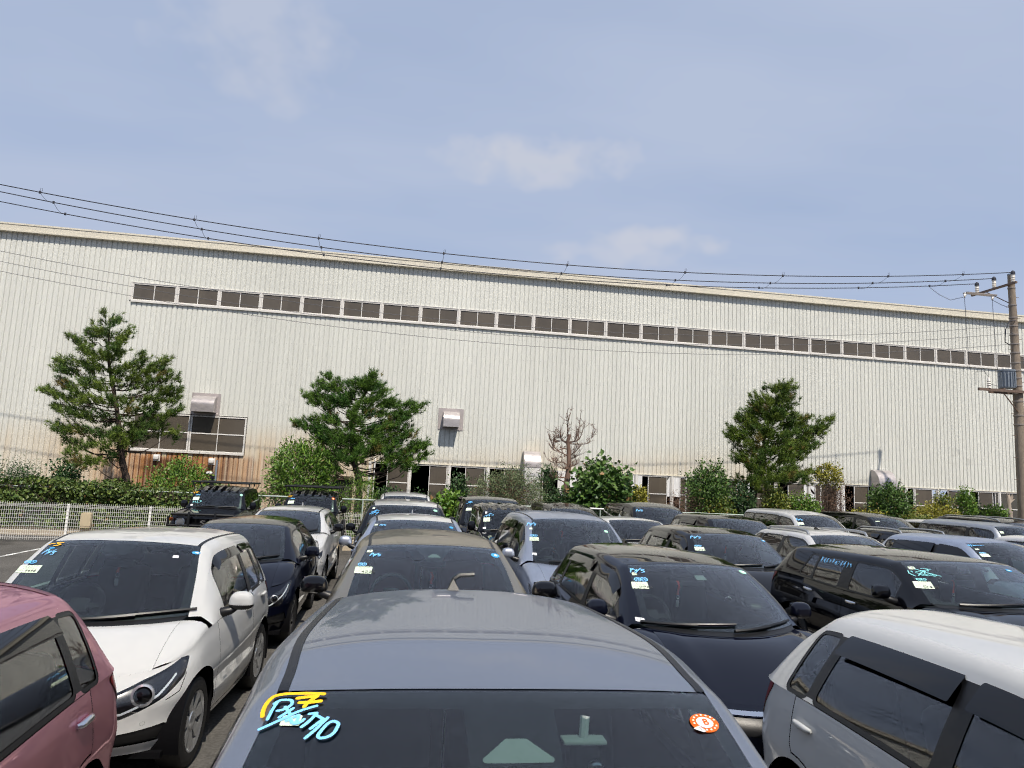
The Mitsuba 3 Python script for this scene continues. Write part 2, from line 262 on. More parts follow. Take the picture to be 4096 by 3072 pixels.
# inside of the hall: floor, far wall with daylit gaps, columns and braces
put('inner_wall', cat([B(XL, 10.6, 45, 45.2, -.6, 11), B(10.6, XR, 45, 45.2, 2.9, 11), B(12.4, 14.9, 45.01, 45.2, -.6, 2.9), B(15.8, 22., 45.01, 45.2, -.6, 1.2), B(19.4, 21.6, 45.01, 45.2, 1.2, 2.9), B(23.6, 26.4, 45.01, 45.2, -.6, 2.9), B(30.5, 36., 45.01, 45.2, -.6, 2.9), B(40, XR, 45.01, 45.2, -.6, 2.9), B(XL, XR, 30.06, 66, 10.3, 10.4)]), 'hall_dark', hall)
put('inner_floor', B(XL, XR, 30.2, 66, -.62, -.35), 'hall_floor', hall)
put('column', cat([B(x, x + .3, 33 + (i % 3) * 3.6, 33.3 + (i % 3) * 3.6, -.4, 10.3) for i, x in enumerate(np.arange(-20, 50, 2.45))]), 'hall_steel', hall, kind='stuff')
put('brace', cat([tube([(x, 36, 1.2), (x + 1.4, 36, 3.2)], .06, 4) for x in np.arange(10, 34, 3.3)] + [tube([(x + 2, 34, 3.), (x + 3.0, 34, 1.9)], .05, 4) for x in np.arange(10, 34, 4.1)]), 'hall_steel', hall, kind='stuff')
put('side_wall', cat([B(XL - .02, XL, 30.03, 66, -.6, 10.9), B(XR, XR + .02, 30.03, 66, -.6, 10.9)]), 'cladding_paint', hall)
# ventilation hoods
def hood_vent(xc, z0, w, h, d, lab, flange=(.2, .14)):
    k = thing('ventilation_hood', lab, 'vent hood')
    fx, fz = flange
    put('flange', B(xc - w / 2 - fx, xc + w / 2 + fx, 29.97, 30.03, z0 - .10, z0 + h + fz), 'galvanised_flange', k)
    a = np.linspace(0, np.pi / 2, 10); yy = 29.965 - d * np.sin(a) ; zz = z0 + h * .42 + (h * .58) * np.cos(a)
    prof = np.r_[np.c_[yy, zz], [[29.965 - d, z0]]]
    n = len(prof); V = np.r_[np.c_[np.full(n, xc - w / 2), prof], np.c_[np.full(n, xc + w / 2), prof]]; i = np.arange(n - 1)
    skin = trimesh.Trimesh(V, np.vstack([np.stack([i, i + 1, i + n + 1], 1), np.stack([i, i + n + 1, i + n], 1)]), process=False)
    put('hood', skin, 'galvanised', k, smooth=40)
    cheeks = []
    for sx in (-1, 1):
        P = np.c_[np.full(n, xc + sx * (w / 2 - .002)), prof]; P = np.r_[P, [[xc + sx * (w / 2 - .002), 29.965, z0]]]
        cheeks.append(trimesh.Trimesh(P, [[n, j, j + 1] for j in range(n - 1)], process=False))
    put('cheek', cat(cheeks), 'galvanised', k)
    put('mouth', B(xc - w / 2 + .02, xc + w / 2 - .02, 29.965 - d + .02, 29.96, z0 + .03, z0 + .05), 'hall_dark', k)
    return k
hood_vent(-7.68, 4.02, .86, .66, .5, 'dull steel ventilation hood above the big window left on the hall wall', (.12, .12))
hood_vent(2.13, 3.98, .66, .66, .5, 'square steel ventilation hood alone on the wall right of the second pine')
def duct(xc, w, ztop, zbot, d, lab, mat):
    k = thing('exhaust_duct', lab, 'duct')
    a = np.linspace(0, np.pi / 2, 12); r = d
    prof = np.c_[29.96 - d * np.sin(a), ztop - (ztop - zbot) * (1 - np.cos(a))]
    n = len(prof); V = np.r_[np.c_[np.full(n, xc - w / 2), prof], np.c_[np.full(n, xc + w / 2), prof]]; i = np.arange(n - 1)
    put('elbow', trimesh.Trimesh(V, np.vstack([np.stack([i, i + 1, i + n + 1], 1), np.stack([i, i + n + 1, i + n], 1)]), process=False), 'galvanised', k, smooth=40)
    ch = []
    for sx in (-1, 1):
        P = np.r_[np.c_[np.full(n, xc + sx * (w / 2 - .002)), prof], [[xc + sx * (w / 2 - .002), 29.96, zbot]]]
        ch.append(trimesh.Trimesh(P, [[n, j, j + 1] for j in range(n - 1)], process=False))
    put('cheek', cat(ch), 'galvanised', k)
    zz = np.linspace(-.5, zbot - .015, 9)
    for j in range(8): put('duct_section', B(xc - w / 2 + .01, xc + w / 2 - .01, 29.96 - d + .005, 29.95, zz[j], zz[j + 1] - .012), mat, k)
    put('seam', B(xc - w / 2 - .012, xc + w / 2 + .012, 29.96 - d - .015, 29.96, zbot - .02, zbot + .01), 'galvanised_flange', k)
duct(5.62, .70, 3.16, 2.50, .55, 'white sheet-metal exhaust duct with a shiny curved top behind the grey-green bush', 'aluminium_white')
duct(21.95, .85, 3.13, 2.42, .62, 'grey exhaust duct with a curved top near the right end of the hall', 'galvanised')
def cap_vent(x, z, lab):
    k = thing('wall_vent', lab, 'vent')
    put('backplate', B(x - .12, x + .12, 29.965, 30., z - .13, z + .13), 'aluminium_white', k)
    m = rbox(.2, .16, .2, .05, 2); m.apply_translation((x, 29.89, z + .01)); put('cap', m, 'aluminium_white', k, smooth=40)
cap_vent(-9.30, 2.15, 'small white wall vent with black rust trail behind the left pine trunk')
cap_vent(-7.24, 2.10, 'small white wall vent in the rusty wall under the big window')
cap_vent(-4.03, 1.95, 'small pale wall vent between the big window and the bright green bush')
# yard behind the hall, seen through the open windows
struct('back_yard', B(-60, 70, 66, 120, -.7, -.5), 'hall_floor')
k = thing('warehouse', 'white panelled building seen through the open windows of the hall', 'building'); put('wall', cat([corr(5, 62, -.6, 5.5, 84.)]), 'truck_white', k); put('roof', B(5, 62, 84.05, 95, 5.4, 5.6), 'galvanised_flange', k)
k = thing('tarpaulin', 'blue tarpaulin seen through the open window right of the grey duct', 'tarpaulin')
g = np.stack(np.meshgrid(np.linspace(0, 1, 14), np.linspace(0, 1, 10)), -1).reshape(-1, 2); V = np.c_[35.2 + 1.8 * g[:, 0], 49 + .9 * (1 - g[:, 1]), 1.15 + .75 * g[:, 1] + .12 * meshkit.noise(np.c_[g * 5, g[:, :1]])]
i, j = np.meshgrid(np.arange(9), np.arange(13), indexing='ij'); q = (i * 14 + j).ravel(); put_as(k, trimesh.Trimesh(V, np.vstack([np.stack([q, q + 1, q + 15], 1), np.stack([q, q + 15, q + 14], 1)]), process=False), 'tarp_blue', smooth=True)

# ------------------------------------------------------------------ fences
def mesh_fence():
    k = thing('mesh_fence', 'white welded wire mesh fence along the back edge of the car park', 'fence')
    P0, P1 = np.array([-14.5, 20.25]), np.array([2.6, 22.0]); d = P1 - P0; Lf = np.linalg.norm(d); d /= Lf; H = 1.02; zb = lambda p: gz(p[1]) + .02
    n = int(Lf / 2.0)
    ang = math.atan2(d[1], d[0])
    for i in range(n + 1):
        p = P0 + d * 2.0 * i; m = B(-.025, .025, -.025, .025, 0, H - .03); m.apply_translation((*p, zb(p))); put('post', m, 'fence_white', k)
    for i in range(n):
        a = P0 + d * 2.0 * i; b = P0 + d * 2.0 * (i + 1); ws = []
        for s in np.arange(.025, 2.0, .05):
            p = a + d * s; m = trimesh.creation.box((.0065, .0065, H - .04)); m.apply_translation((p[0], p[1] - .03, zb(p) + .04 + (H - .04) / 2)); ws.append(m)
        for z in np.r_[np.arange(.10, H - .1, .10), H - .055, H - .09]:
            m = trimesh.creation.box((2.0, .0065, .0065)); m.apply_transform(trimesh.transformations.rotation_matrix(ang, (0, 0, 1))); c = (a + b) / 2; m.apply_translation((c[0], c[1] - .037, zb(c) + z)); ws.append(m)
        put('mesh_panel', cat(ws), 'fence_white', k, kind='stuff')
    return P0, d
FP0, FD = mesh_fence()
k = thing('meter_box', 'small beige meter box on a stand in front of the white mesh fence', 'box')
mx, my = -8.0, 20.72
m = rbox(.24, .13, .40, .015, 3); m.apply_translation((mx, my, .40)); put('cabinet', m, 'box_beige', k)
put('lid', B(mx - .125, mx + .125, my - .075, my - .067, .26, .585), 'box_beige', k); put('stand', B(mx - .06, mx - .03, my + .0, my + .03, gz(my), .22), 'box_beige', k); put('hinge', B(mx - .135, mx - .121, my - .06, my - .03, .3, .36), 'box_beige', k)
k = thing('link_fence', 'green chain-link fence with a pale top rail in front of the hall', 'fence')
Xf = np.arange(-15, 31, 2.0)
for x in Xf: put('post', tube([(x, 24, -.2), (x, 24, 1.08)], .024, 8), 'fence_green', k, smooth=True)
put('top_rail', tube([(-15, 24, 1.09), (31, 24, 1.09)], .024, 8), 'fence_green', k, smooth=True)
for i in range(len(Xf) - 1):
    if not (Xf[i] < 9): continue
    x0 = Xf[i]; ws = []
    for s in np.arange(-1.2, 2.0, .10):
        for sg in (1, -1):
            a, b = (s, s + 1.2) if sg > 0 else (s + 1.2, s)
            za, zb_ = -.12, 1.08
            pts = np.array([[a, za], [b, zb_]]); t0, t1 = 0., 1.
            lo, hi = min(a, b), max(a, b)
            if hi <= 0 or lo >= 2: continue
            f = lambda t: a + (b - a) * t
            ts = sorted([(0 - a) / (b - a), (2 - a) / (b - a)]); t0, t1 = max(0, ts[0]), min(1, ts[1])
            if t1 - t0 < .03: continue
            c0 = (x0 + f(t0), 24 - .01 * sg, za + 1.2 * t0); c1 = (x0 + f(t1), 24 - .01 * sg, za + 1.2 * t1); ws.append(tube([c0, c1], .003, 3, cap=False))
    put('link_panel', cat(ws), 'wire_green', k, kind='stuff')
# short white railing seen between the parked vans
k = thing('white_railing', 'short white railing between the dark vans in front of the hall', 'fence')
put('rail', tube([(6.2, 22.6, 1.16), (7.5, 22.6, 1.16)], .03, 8), 'fence_white', k, smooth=True); put('post', tube([(6.95, 22.6, -.2), (6.95, 22.6, 1.15)], .035, 8), 'fence_white', k, smooth=True)

# ------------------------------------------------------------------ utility pole and cables
PX, PY = 23.5, 24.0
k = thing('utility_pole', 'tall brown-grey concrete utility pole at the right edge', 'utility pole')
put('shaft', tube([(PX + .17, PY, -.5), (PX + .15, PY, 1.), (PX + .08, PY, 6.), (PX, PY, 10.9)], [.235, .225, .165, .118], 20), 'pole_concrete', k, smooth=40)
put('cap', lathe([(0, 10.93), (.122, 10.92), (.124, 10.86), (.116, 10.85)], 20).apply_translation((PX, PY, 0)), 'transformer_grey', k, smooth=40)
ax = lambda z: PX + .17 - .0155 * (z + .5)
ra = lambda z: .235 - .0102 * (z + .5)
def band(z, h=.05): put('band', lathe([(ra(z) + .012, z - h / 2), (ra(z) + .014, z - h / 2), (ra(z) + .014, z + h / 2), (ra(z) + .002, z + h / 2)], 20).apply_translation((ax(z), PY, 0)), 'pole_steel', k)
for z in (10.35, 9.65, 9.15, 8.82, 8.47, 8.10, 7.75, 7.35, 7.05, 6.75, 6.45, 6.15, 5.85, 5.3, 4.95): band(z)
for i, z in enumerate(np.arange(2.4, 10.2, .42)):
    s = -1 if i % 2 else 1; put('step_bolt', tube([(ax(z), PY - .02, z), (ax(z) + s * (ra(z) + .17), PY - .02, z + .02)], .011, 5), 'steel_rust', k)
put('crossarm', cat([B(PX - .24, PX - .16, PY - .45, PY + 1.75, 10.42, 10.50)]), 'steel_rust', k)
put('arm_brace', tube([(PX - .2, PY + 1.0, 10.42), (PX - .08, PY + .05, 9.75)], .018, 6), 'steel_rust', k)
def insulator(x, y, z, hgt=.34):
    ins = put('insulator', lathe([(0, z), (.06, z), (.075, z + .05), (.055, z + .07), (.08, z + .12), (.06, z + .15), (.08, z + .2), (.06, z + .24), (.07, z + .3), (0, z + .3)], 14).apply_translation((x, y, 0)), 'porcelain', k, smooth=30)
    put('cap', lathe([(0, z + .30), (.085, z + .30), (.08, z + .40), (.03, z + .46), (0, z + .46)], 12).apply_translation((x, y, 0)), 'cable', ins, smooth=30)
for y in (PY - .3, PY + .6, PY + 1.46): insulator(PX - .2, y, 10.50)
put('disconnect_arm', cat([B(PX - 1.9, PX - .55, PY + .1, PY + .15, 10.02, 10.07), B(PX - 1.9, PX - .55, PY + .25, PY + .3, 10.02, 10.07)]), 'pole_steel', k)
for x in (PX - 1.85, PX - .62):
    put('fuse_holder', tube([(x, PY + .2, 10.05), (x - .1, PY + .16, 9.93), (x - .13, PY + .14, 9.85)], [.03, .055, .04], 8), 'porcelain', k, smooth=True)
put('jumper_cable', tube([(PX - 2.6, PY + 1.2, 10.45), (PX - 2.45, PY + .9, 10.1), (PX - 2.2, PY + .6, 9.82), (PX - 1.98, PY + .14, 9.86)], .010, 5), 'cable', k)
put('jumper_cable', tube([(PX - .75, PY + .14, 9.84), (PX - .45, PY, 9.62), (PX - .1, PY, 9.55)], .010, 5), 'cable', k)
for x in (PX - 1.98, PX - .75): put('drop_cable', tube([(x, PY + .14, 9.86), (x + .02, PY + .1, 8.4), (x + .02, PY + .05, 7.0)], .009, 5), 'cable', k)
# transformer on its platform
tr = put('transformer', cat([lathe([(0, 6.32), (.27, 6.32), (.28, 6.36), (.28, 6.95), (.31, 6.97), (.31, 7.03), (0, 7.05)], 24).apply_translation((PX - .45, PY - .05, 0))]), 'transformer_grey', k, smooth=30)
put('rib', cat([B(PX - .45 + .29 * math.cos(a) - .012, PX - .45 + .29 * math.cos(a) + .012, PY - .05 + .29 * math.sin(a) - .03, PY - .05 + .29 * math.sin(a) + .03, 6.36, 6.93) for a in np.arange(3.4, 6.2, .35)]), 'transformer_grey', tr)
for dx in (-.15, .12): put('bushing', lathe([(0, 6.95), (.05, 6.95), (.06, 7.0), (.04, 7.03), (.055, 7.07), (.03, 7.12), (0, 7.12)], 10).apply_translation((PX - .45 + dx, PY - .1, 0)), 'porcelain', tr, smooth=30)
put('platform', cat([B(PX - 1.85, PX + .45, PY - .28, PY - .2, 6.14, 6.24), B(PX - 1.0, PX + .45, PY + .16, PY + .24, 6.14, 6.24), B(PX - .8, PX - .72, PY - .28, PY + .24, 6.242, 6.29)]), 'steel_rust', k)
put('platform_brace', tube([(PX - .75, PY - .2, 6.12), (ax(5.4) - .1, PY - .1, 5.4)], .022, 6), 'steel_rust', k)
put('arrester', lathe([(0, 6.25), (.07, 6.25), (.05, 6.32), (.075, 6.36), (.05, 6.40), (.075, 6.44), (.05, 6.48), (.075, 6.52), (.05, 6.58), (.03, 6.68), (0, 6.68)], 14).apply_translation((PX - 1.4, PY - .24, 0)), 'porcelain', k, smooth=30)
put('jumper_cable', tube([(PX - 1.4, PY - .24, 6.68), (PX - 1.55, PY - .2, 6.9), (PX - 1.9, PY - .2, 6.85), (PX - 1.92, PY - .2, 6.35)], .009, 5), 'cable', k)
put('jumper_cable', tube([(PX - 1.3, PY - .24, 6.4), (PX - .95, PY - .2, 6.35), (PX - .85, PY - .15, 6.75), (PX - .62, PY - .12, 7.08)], .009, 5), 'cable', k)
put('cable_loop', tube([(PX - .03, PY - .15, 9.0), (PX - .35, PY - .2, 8.95), (PX - .55, PY - .22, 8.6), (PX - .6, PY - .22, 8.1), (PX - .35, PY - .18, 8.0)], .02, 6), 'cable', k, smooth=True)
# cables: sagging lines along the hall; the upper three carry spacers
def sagline(pts, y, name, lab, rad, bsdf):
    s = (y) / 24.; xs = np.array([p[0] for p in pts]) * s; zs = 2.1 + (np.array([p[1] for p in pts]) - 2.1) * s
    co = np.polyfit(xs, zs, 2); X = np.linspace(-38, PX - .15, 90); Z = np.polyval(co, X); Z = np.where(X < -16, np.polyval(co, -16) + (X + 16) * np.polyval(np.polyder(co), -16), Z)
    kk = thing(name, lab, 'cable'); put_as(kk, tube(np.c_[X, np.full(90, y), Z], rad, 6), bsdf, smooth=True); return lambda x: float(np.polyval(co, x))
W1 = sagline([(-12.99, 10.49), (-7.23, 9.98), (-3.7, 9.76), (1.14, 9.61), (5.45, 9.58), (15.49, 10.1), (19.7, 10.51), (23.79, 11.03)], 23.7, 'power_line', 'thick dark power line, nearest and highest of the three above the eaves', .016, 'cable')
W2 = sagline([(-12.96, 10.26), (-6.86, 9.66), (-3.68, 9.47), (2.24, 9.27), (5.3, 9.27), (15.48, 9.83), (19.7, 10.27), (22.93, 10.7)], 24.6, 'power_line', 'thick dark power line, middle one of the three above the eaves', .016, 'cable')
W3 = sagline([(-12.92, 9.93), (-6.69, 9.39), (-3.66, 9.21), (2.25, 9.04), (5.21, 9.06), (15.48, 9.64), (19.69, 10.09), (22.15, 10.42)], 25.46, 'power_line', 'thick dark power line, farthest and lowest of the three crossing the fascia', .016, 'cable')
sagline([(-12.72, 8.33), (-7.85, 7.81), (-2.07, 7.40), (6., 7.25), (17.52, 8.04), (22.44, 8.69)], 23.85, 'service_cable', 'thin grey cable, uppermost of the three in front of the window strip', .008, 'cable_thin')
sagline([(-12.68, 8.0), (-8.65, 7.57), (-2.04, 7.02), (6., 6.92), (17.52, 7.74), (22.58, 8.38)], 23.85, 'service_cable', 'thin grey cable, middle one of the three in front of the window strip', .008, 'cable_thin')
sagline([(-12.64, 7.68), (-8.61, 7.23), (-2.0, 6.76), (6.82, 6.63), (17.51, 7.24), (22.76, 8.05)], 23.85, 'service_cable', 'thin grey cable, lowest of the three crossing the wall below the window strip', .008, 'cable_thin')
for i, xs in enumerate((-11.66, -7.0, -3.05, 1.12, 5.45, 9.8, 13.6, 17.9, 21.1)):
    kk = thing('cable_spacer', 'thin hanging tie joining the three thick power lines', 'spacer', 'ties hanging between the power lines')
    a, b, c = (xs, 23.7, W1(xs)), (xs, 24.6, W2(xs)), (xs, 25.46, W3(xs))
    def hang(p, q): p, q = np.array(p), np.array(q); t = np.linspace(0, 1, 7)[:, None]; return p + (q - p) * t - np.array([0, 0, .10]) * 4 * t * (1 - t)
    put('tie', tube(hang(a, b), .007, 4), 'cable', kk); put('tie', tube(hang(b, c), .007, 4), 'cable', kk)
    put('clip', cat([rbox(.07, .05, .10, .02, 1).apply_translation(p) for p in (a, b, c)] + [tube([(xs + .0, 23.7, a[2]), (xs, 23.7, a[2] + .13), (xs + .05, 23.7, a[2] + .14), (xs + .06, 23.7, a[2] + .03)], .006, 4)]), 'cable', kk)
# slim grey post with a camera left of the pine bush
k = thing('camera_post', 'slim grey post with a white camera behind the first roof-rack off-roader', 'camera post')
put('post', tube([(-5.92, 25.2, -.2), (-5.92, 25.2, 2.15)], .035, 8), 'transformer_grey', k, smooth=True)
put('camera', rbox(.20, .10, .09, .03, 2).apply_translation((-6.12, 25.15, 1.72)), 'aluminium_white', k, smooth=40); put('bracket', B(-6.08, -5.93, 25.17, 25.23, 1.30, 1.66), 'trim_black', k)
# ------------------------------------------------------------------ trees and shrubs
P1 = [(-10.07,6.93),(-9.77,6.7),(-10.24,6.43),(-9.86,6.26),(-10.68,6.27),(-10.37,6.32),(-11.11,6.04),(-10.82,5.84),(-10.62,5.71),(-9.38,6.28),(-9.56,6.04),(-9.57,5.73),(-9.89,5.76),(-9.95,5.46),(-9.64,5.53),(-10.46,5.47),(-11.47,5.27),(-11.35,5.01),(-11.11,4.88),(-10.93,5.24),(-10.65,5.16),(-10.45,5.03),(-10.1,5.1),(-8.83,5.54),(-9.02,5.33),(-9.28,5.16),(-8.98,4.98),(-9.39,4.95),(-9.71,4.93),(-11.33,4.5),(-11.01,4.4),(-11.66,4.21),(-11.42,4.08),(-11.15,4.05),(-10.71,4.17),(-10.57,4.48),(-10.22,4.6),(-9.93,4.47),(-9.31,4.56),(-11.42,3.72),(-11.14,3.56),(-10.82,3.49),(-10.64,3.89),(-10.29,3.96),(-9.98,4.03),(-10.49,3.41),(-10.22,3.38),(-9.74,3.5),(-9.51,3.96),(-9.17,4.13),(-11.3,3.03),(-11.1,2.89),(-10.75,2.96),(-10.39,2.93),(-10.8,2.55),(-10.63,2.29),(-10.17,2.51),(-9.94,2.91),(-9.66,2.78),(-10.38,1.88),(-10.02,1.99),(-9.7,1.96),(-9.41,2.21),(-9.31,2.51),(-9.1,2.66),(-9.14,3.0),(-8.89,2.82),(-8.99,3.3),(-8.71,3.27),(-8.57,3.72),(-8.37,3.53),(-8.86,3.85),(-8.58,5.11),(-8.37,5.3),(-8.02,5.52),(-8.12,5.14),(-7.87,4.96),(-8.13,4.79),(-8.83,4.84),(-8.57,4.61),(-8.29,4.53),(-7.91,4.45),(-7.56,4.45),(-7.73,4.12),(-8.11,4.14),(-8.48,4.12),(-7.47,3.81),(-7.83,3.67),(-8.21,3.79),(-7.58,3.09),(-8.02,3.26),(-8.25,3.25),(-8.39,2.9),(-8.59,3.03),(-8.74,2.73)]
P2 = [(-2.66,5.3),(-2.81,5.11),(-2.37,5.1),(-2.52,4.92),(-2.19,4.82),(-2.87,4.9),(-3.27,4.55),(-3.07,4.48),(-2.89,4.66),(-2.75,4.42),(-2.52,4.52),(-2.28,4.45),(-2.58,4.19),(-2.13,4.54),(-1.93,4.43),(-1.78,5.1),(-1.84,4.85),(-1.61,4.94),(-1.09,5.51),(-1.27,5.29),(-0.99,5.27),(-1.55,5.23),(-1.38,5.08),(-1.14,5.06),(-0.74,5.08),(-0.56,4.89),(-0.76,4.79),(-0.42,4.57),(-0.94,4.54),(-0.61,4.39),(-1.25,4.48),(-1.52,4.26),(-1.12,4.2),(-3.54,3.57),(-3.3,3.5),(-3.01,3.68),(-2.78,3.78),(-2.55,3.79),(-2.3,3.68),(-2.99,3.44),(-2.64,3.46),(-2.82,3.29),(-2.61,3.14),(-2.72,2.98),(-2.43,3.27),(-2.12,3.37),(-2.18,3.09),(-1.91,3.18),(-1.93,2.94),(-2.24,2.84),(-1.64,3.2),(-1.74,4.0),(-1.49,3.93),(-1.67,3.6),(-1.36,3.7),(-0.9,4.01),(-0.59,4.07),(-0.33,4.49),(-0.13,4.46),(0.36,4.49),(0.65,4.39),(0.5,4.21),(0.17,4.23),(-0.15,4.09),(0.31,4.0),(0.12,3.82),(-0.29,3.8),(-0.87,3.6),(-0.55,3.58),(-0.2,3.68),(0.05,3.61),(0.42,3.51),(0.27,3.34),(-0.05,3.32),(-0.38,3.35),(-0.69,3.29),(-1.06,3.47),(-1.4,3.21),(-1.5,2.92),(-1.22,2.94),(-0.91,3.03),(-0.6,3.05),(-0.28,3.11),(0.04,3.08),(-0.11,2.91),(-0.42,2.86),(-0.74,2.8),(-1.05,2.7),(-1.36,2.65),(-1.67,2.59),(-1.58,2.4),(-1.27,2.41),(-2.61,2.62),(-2.38,2.6),(-2.13,2.49),(-1.9,2.54),(0.61,3.07),(0.97,3.05),(0.78,2.84),(0.92,2.64),(0.5,2.82),(0.6,2.51),(0.31,2.69),(0.06,2.76),(0.21,2.41),(0.46,2.26),(-0.08,2.55),(-0.27,2.38),(-2.35,2.2),(-2.18,2.09)]
P3 = [(14.42,5.99),(14.66,6.05),(14.85,6.06),(15.19,6.08),(15.14,5.85),(14.85,5.74),(14.51,5.72),(15.04,5.58),(14.8,5.52),(14.61,5.33),(14.95,5.3),(13.73,5.61),(13.66,5.36),(14.11,5.5),(13.99,5.24),(14.18,5.16),(13.75,5.14),(13.56,5.04),(13.89,4.97),(14.51,5.1),(14.75,5.02),(13.0,4.78),(13.19,4.66),(13.37,4.8),(13.66,4.78),(14.04,4.8),(14.32,4.82),(14.61,4.83),(14.95,4.9),(15.21,5.0),(15.04,4.72),(15.33,4.7),(15.89,4.91),(15.77,4.72),(15.52,4.62),(15.23,4.51),(15.76,4.5),(15.43,4.34),(16.89,4.92),(16.74,4.69),(16.54,4.54),(16.44,4.36),(16.15,4.38),(15.91,4.24),(16.0,4.06),(15.71,4.09),(12.77,4.33),(12.58,4.05),(12.77,3.93),(13.0,4.12),(13.19,3.96),(13.19,3.74),(13.33,4.36),(13.56,4.51),(13.8,4.52),(13.66,4.25),(13.99,4.35),(14.28,4.41),(14.18,4.19),(13.9,4.04),(13.52,3.97),(14.47,4.07),(14.75,4.26),(15.14,4.24),(16.29,3.86),(16.0,3.8),(15.71,3.78),(15.81,3.56),(15.52,3.64),(15.42,3.85),(15.14,3.93),(14.85,3.82),(14.56,3.72),(15.32,3.41),(15.04,3.52),(14.75,3.51),(15.56,3.33),(14.37,3.62),(14.09,3.56),(13.8,3.68),(13.57,3.67),(13.76,3.46),(13.43,3.31),(13.29,3.35),(12.96,3.24),(13.1,3.08),(13.24,2.95),(13.48,3.14),(13.71,3.11),(14.61,3.19),(14.85,3.25),(14.51,3.06),(14.8,2.9),(15.13,2.69),(15.42,2.62),(16.09,2.87),(15.8,2.77),(15.61,2.63),(15.8,2.46),(15.32,2.44),(15.04,2.51),(15.27,2.83),(14.75,2.63),(14.47,2.57),(14.18,2.82),(13.9,2.9),(13.62,2.75),(13.34,2.74),(13.15,2.47),(13.39,2.35),(13.71,2.54),(13.99,2.55),(14.23,2.43),(13.57,2.18),(13.25,2.21)]
DEAD = [[(6.23,1.28),(6.27,1.9),(6.33,2.53),(6.31,3.11),(6.25,3.45),(6.32,3.72)],[(6.25,3.4),(6.08,3.48),(5.82,3.42),(5.7,3.75)],[(6.25,3.4),(6.43,3.37),(6.95,3.4),(7.2,3.67),(7.22,3.92)],[(6.28,3.36),(6.03,3.6),(5.95,3.98)],[(6.3,3.41),(6.51,3.54),(6.62,4.02),(6.63,4.53)],[(6.27,3.49),(6.19,3.86),(6.14,4.24)],[(6.34,3.45),(6.64,3.51),(6.85,3.77),(6.83,4.11)],[(6.27,2.94),(6.01,3.01),(5.74,3.33),(5.64,3.58)],[(6.27,2.94),(6.53,3.08),(6.69,3.3)],[(6.33,2.53),(6.02,2.68),(5.81,2.63),(5.54,2.82)],[(6.33,2.53),(6.12,2.43),(5.89,2.63)],[(6.33,2.53),(6.59,2.58),(6.8,2.72)],[(6.3,2.78),(6.53,2.87),(6.66,3.0)],[(6.27,1.9),(6.05,2.01),(5.75,2.08),(5.54,1.95)],[(6.3,2.11),(5.74,2.12),(5.57,2.16)],[(6.31,3.11),(6.13,3.19),(5.83,3.09),(5.7,3.25)]]

def rnd(seed): return np.random.default_rng(seed)
def unit(v): return v / np.maximum(np.linalg.norm(v, axis=-1, keepdims=True), 1e-9)
def perp(a, rg):
    r = rg.normal(size=a.shape); return unit(r - a * (r * a).sum(-1, keepdims=True))
def needles(c, ax, length, width, n, spread, rg, col, colvar):
    m = len(c); C = np.repeat(c, n, 0); A = np.repeat(ax, n, 0); N = len(C)
    th = spread * np.sqrt(rg.uniform(0.02, 1, N)); d = A * np.cos(th)[:, None] + perp(A, rg) * np.sin(th)[:, None]
    d = unit(d + np.array([0, 0, .12]))
    L = length * rg.uniform(.65, 1.15, N)[:, None]; base = C + A * rg.uniform(-.07, .07, N)[:, None]
    w = perp(d, rg) * width; tip = base + d * L
    V = np.stack([base - w, base + w, tip], 1).reshape(-1, 3); F = np.arange(3 * N).reshape(-1, 3)
    cc = np.repeat(col, n, 0) * rg.uniform(1 - colvar, 1 + colvar, (N, 1)); K = np.repeat(cc, 3, 0); K[2::3] *= 1.25
    return V, F, np.clip(K, 0, 1)
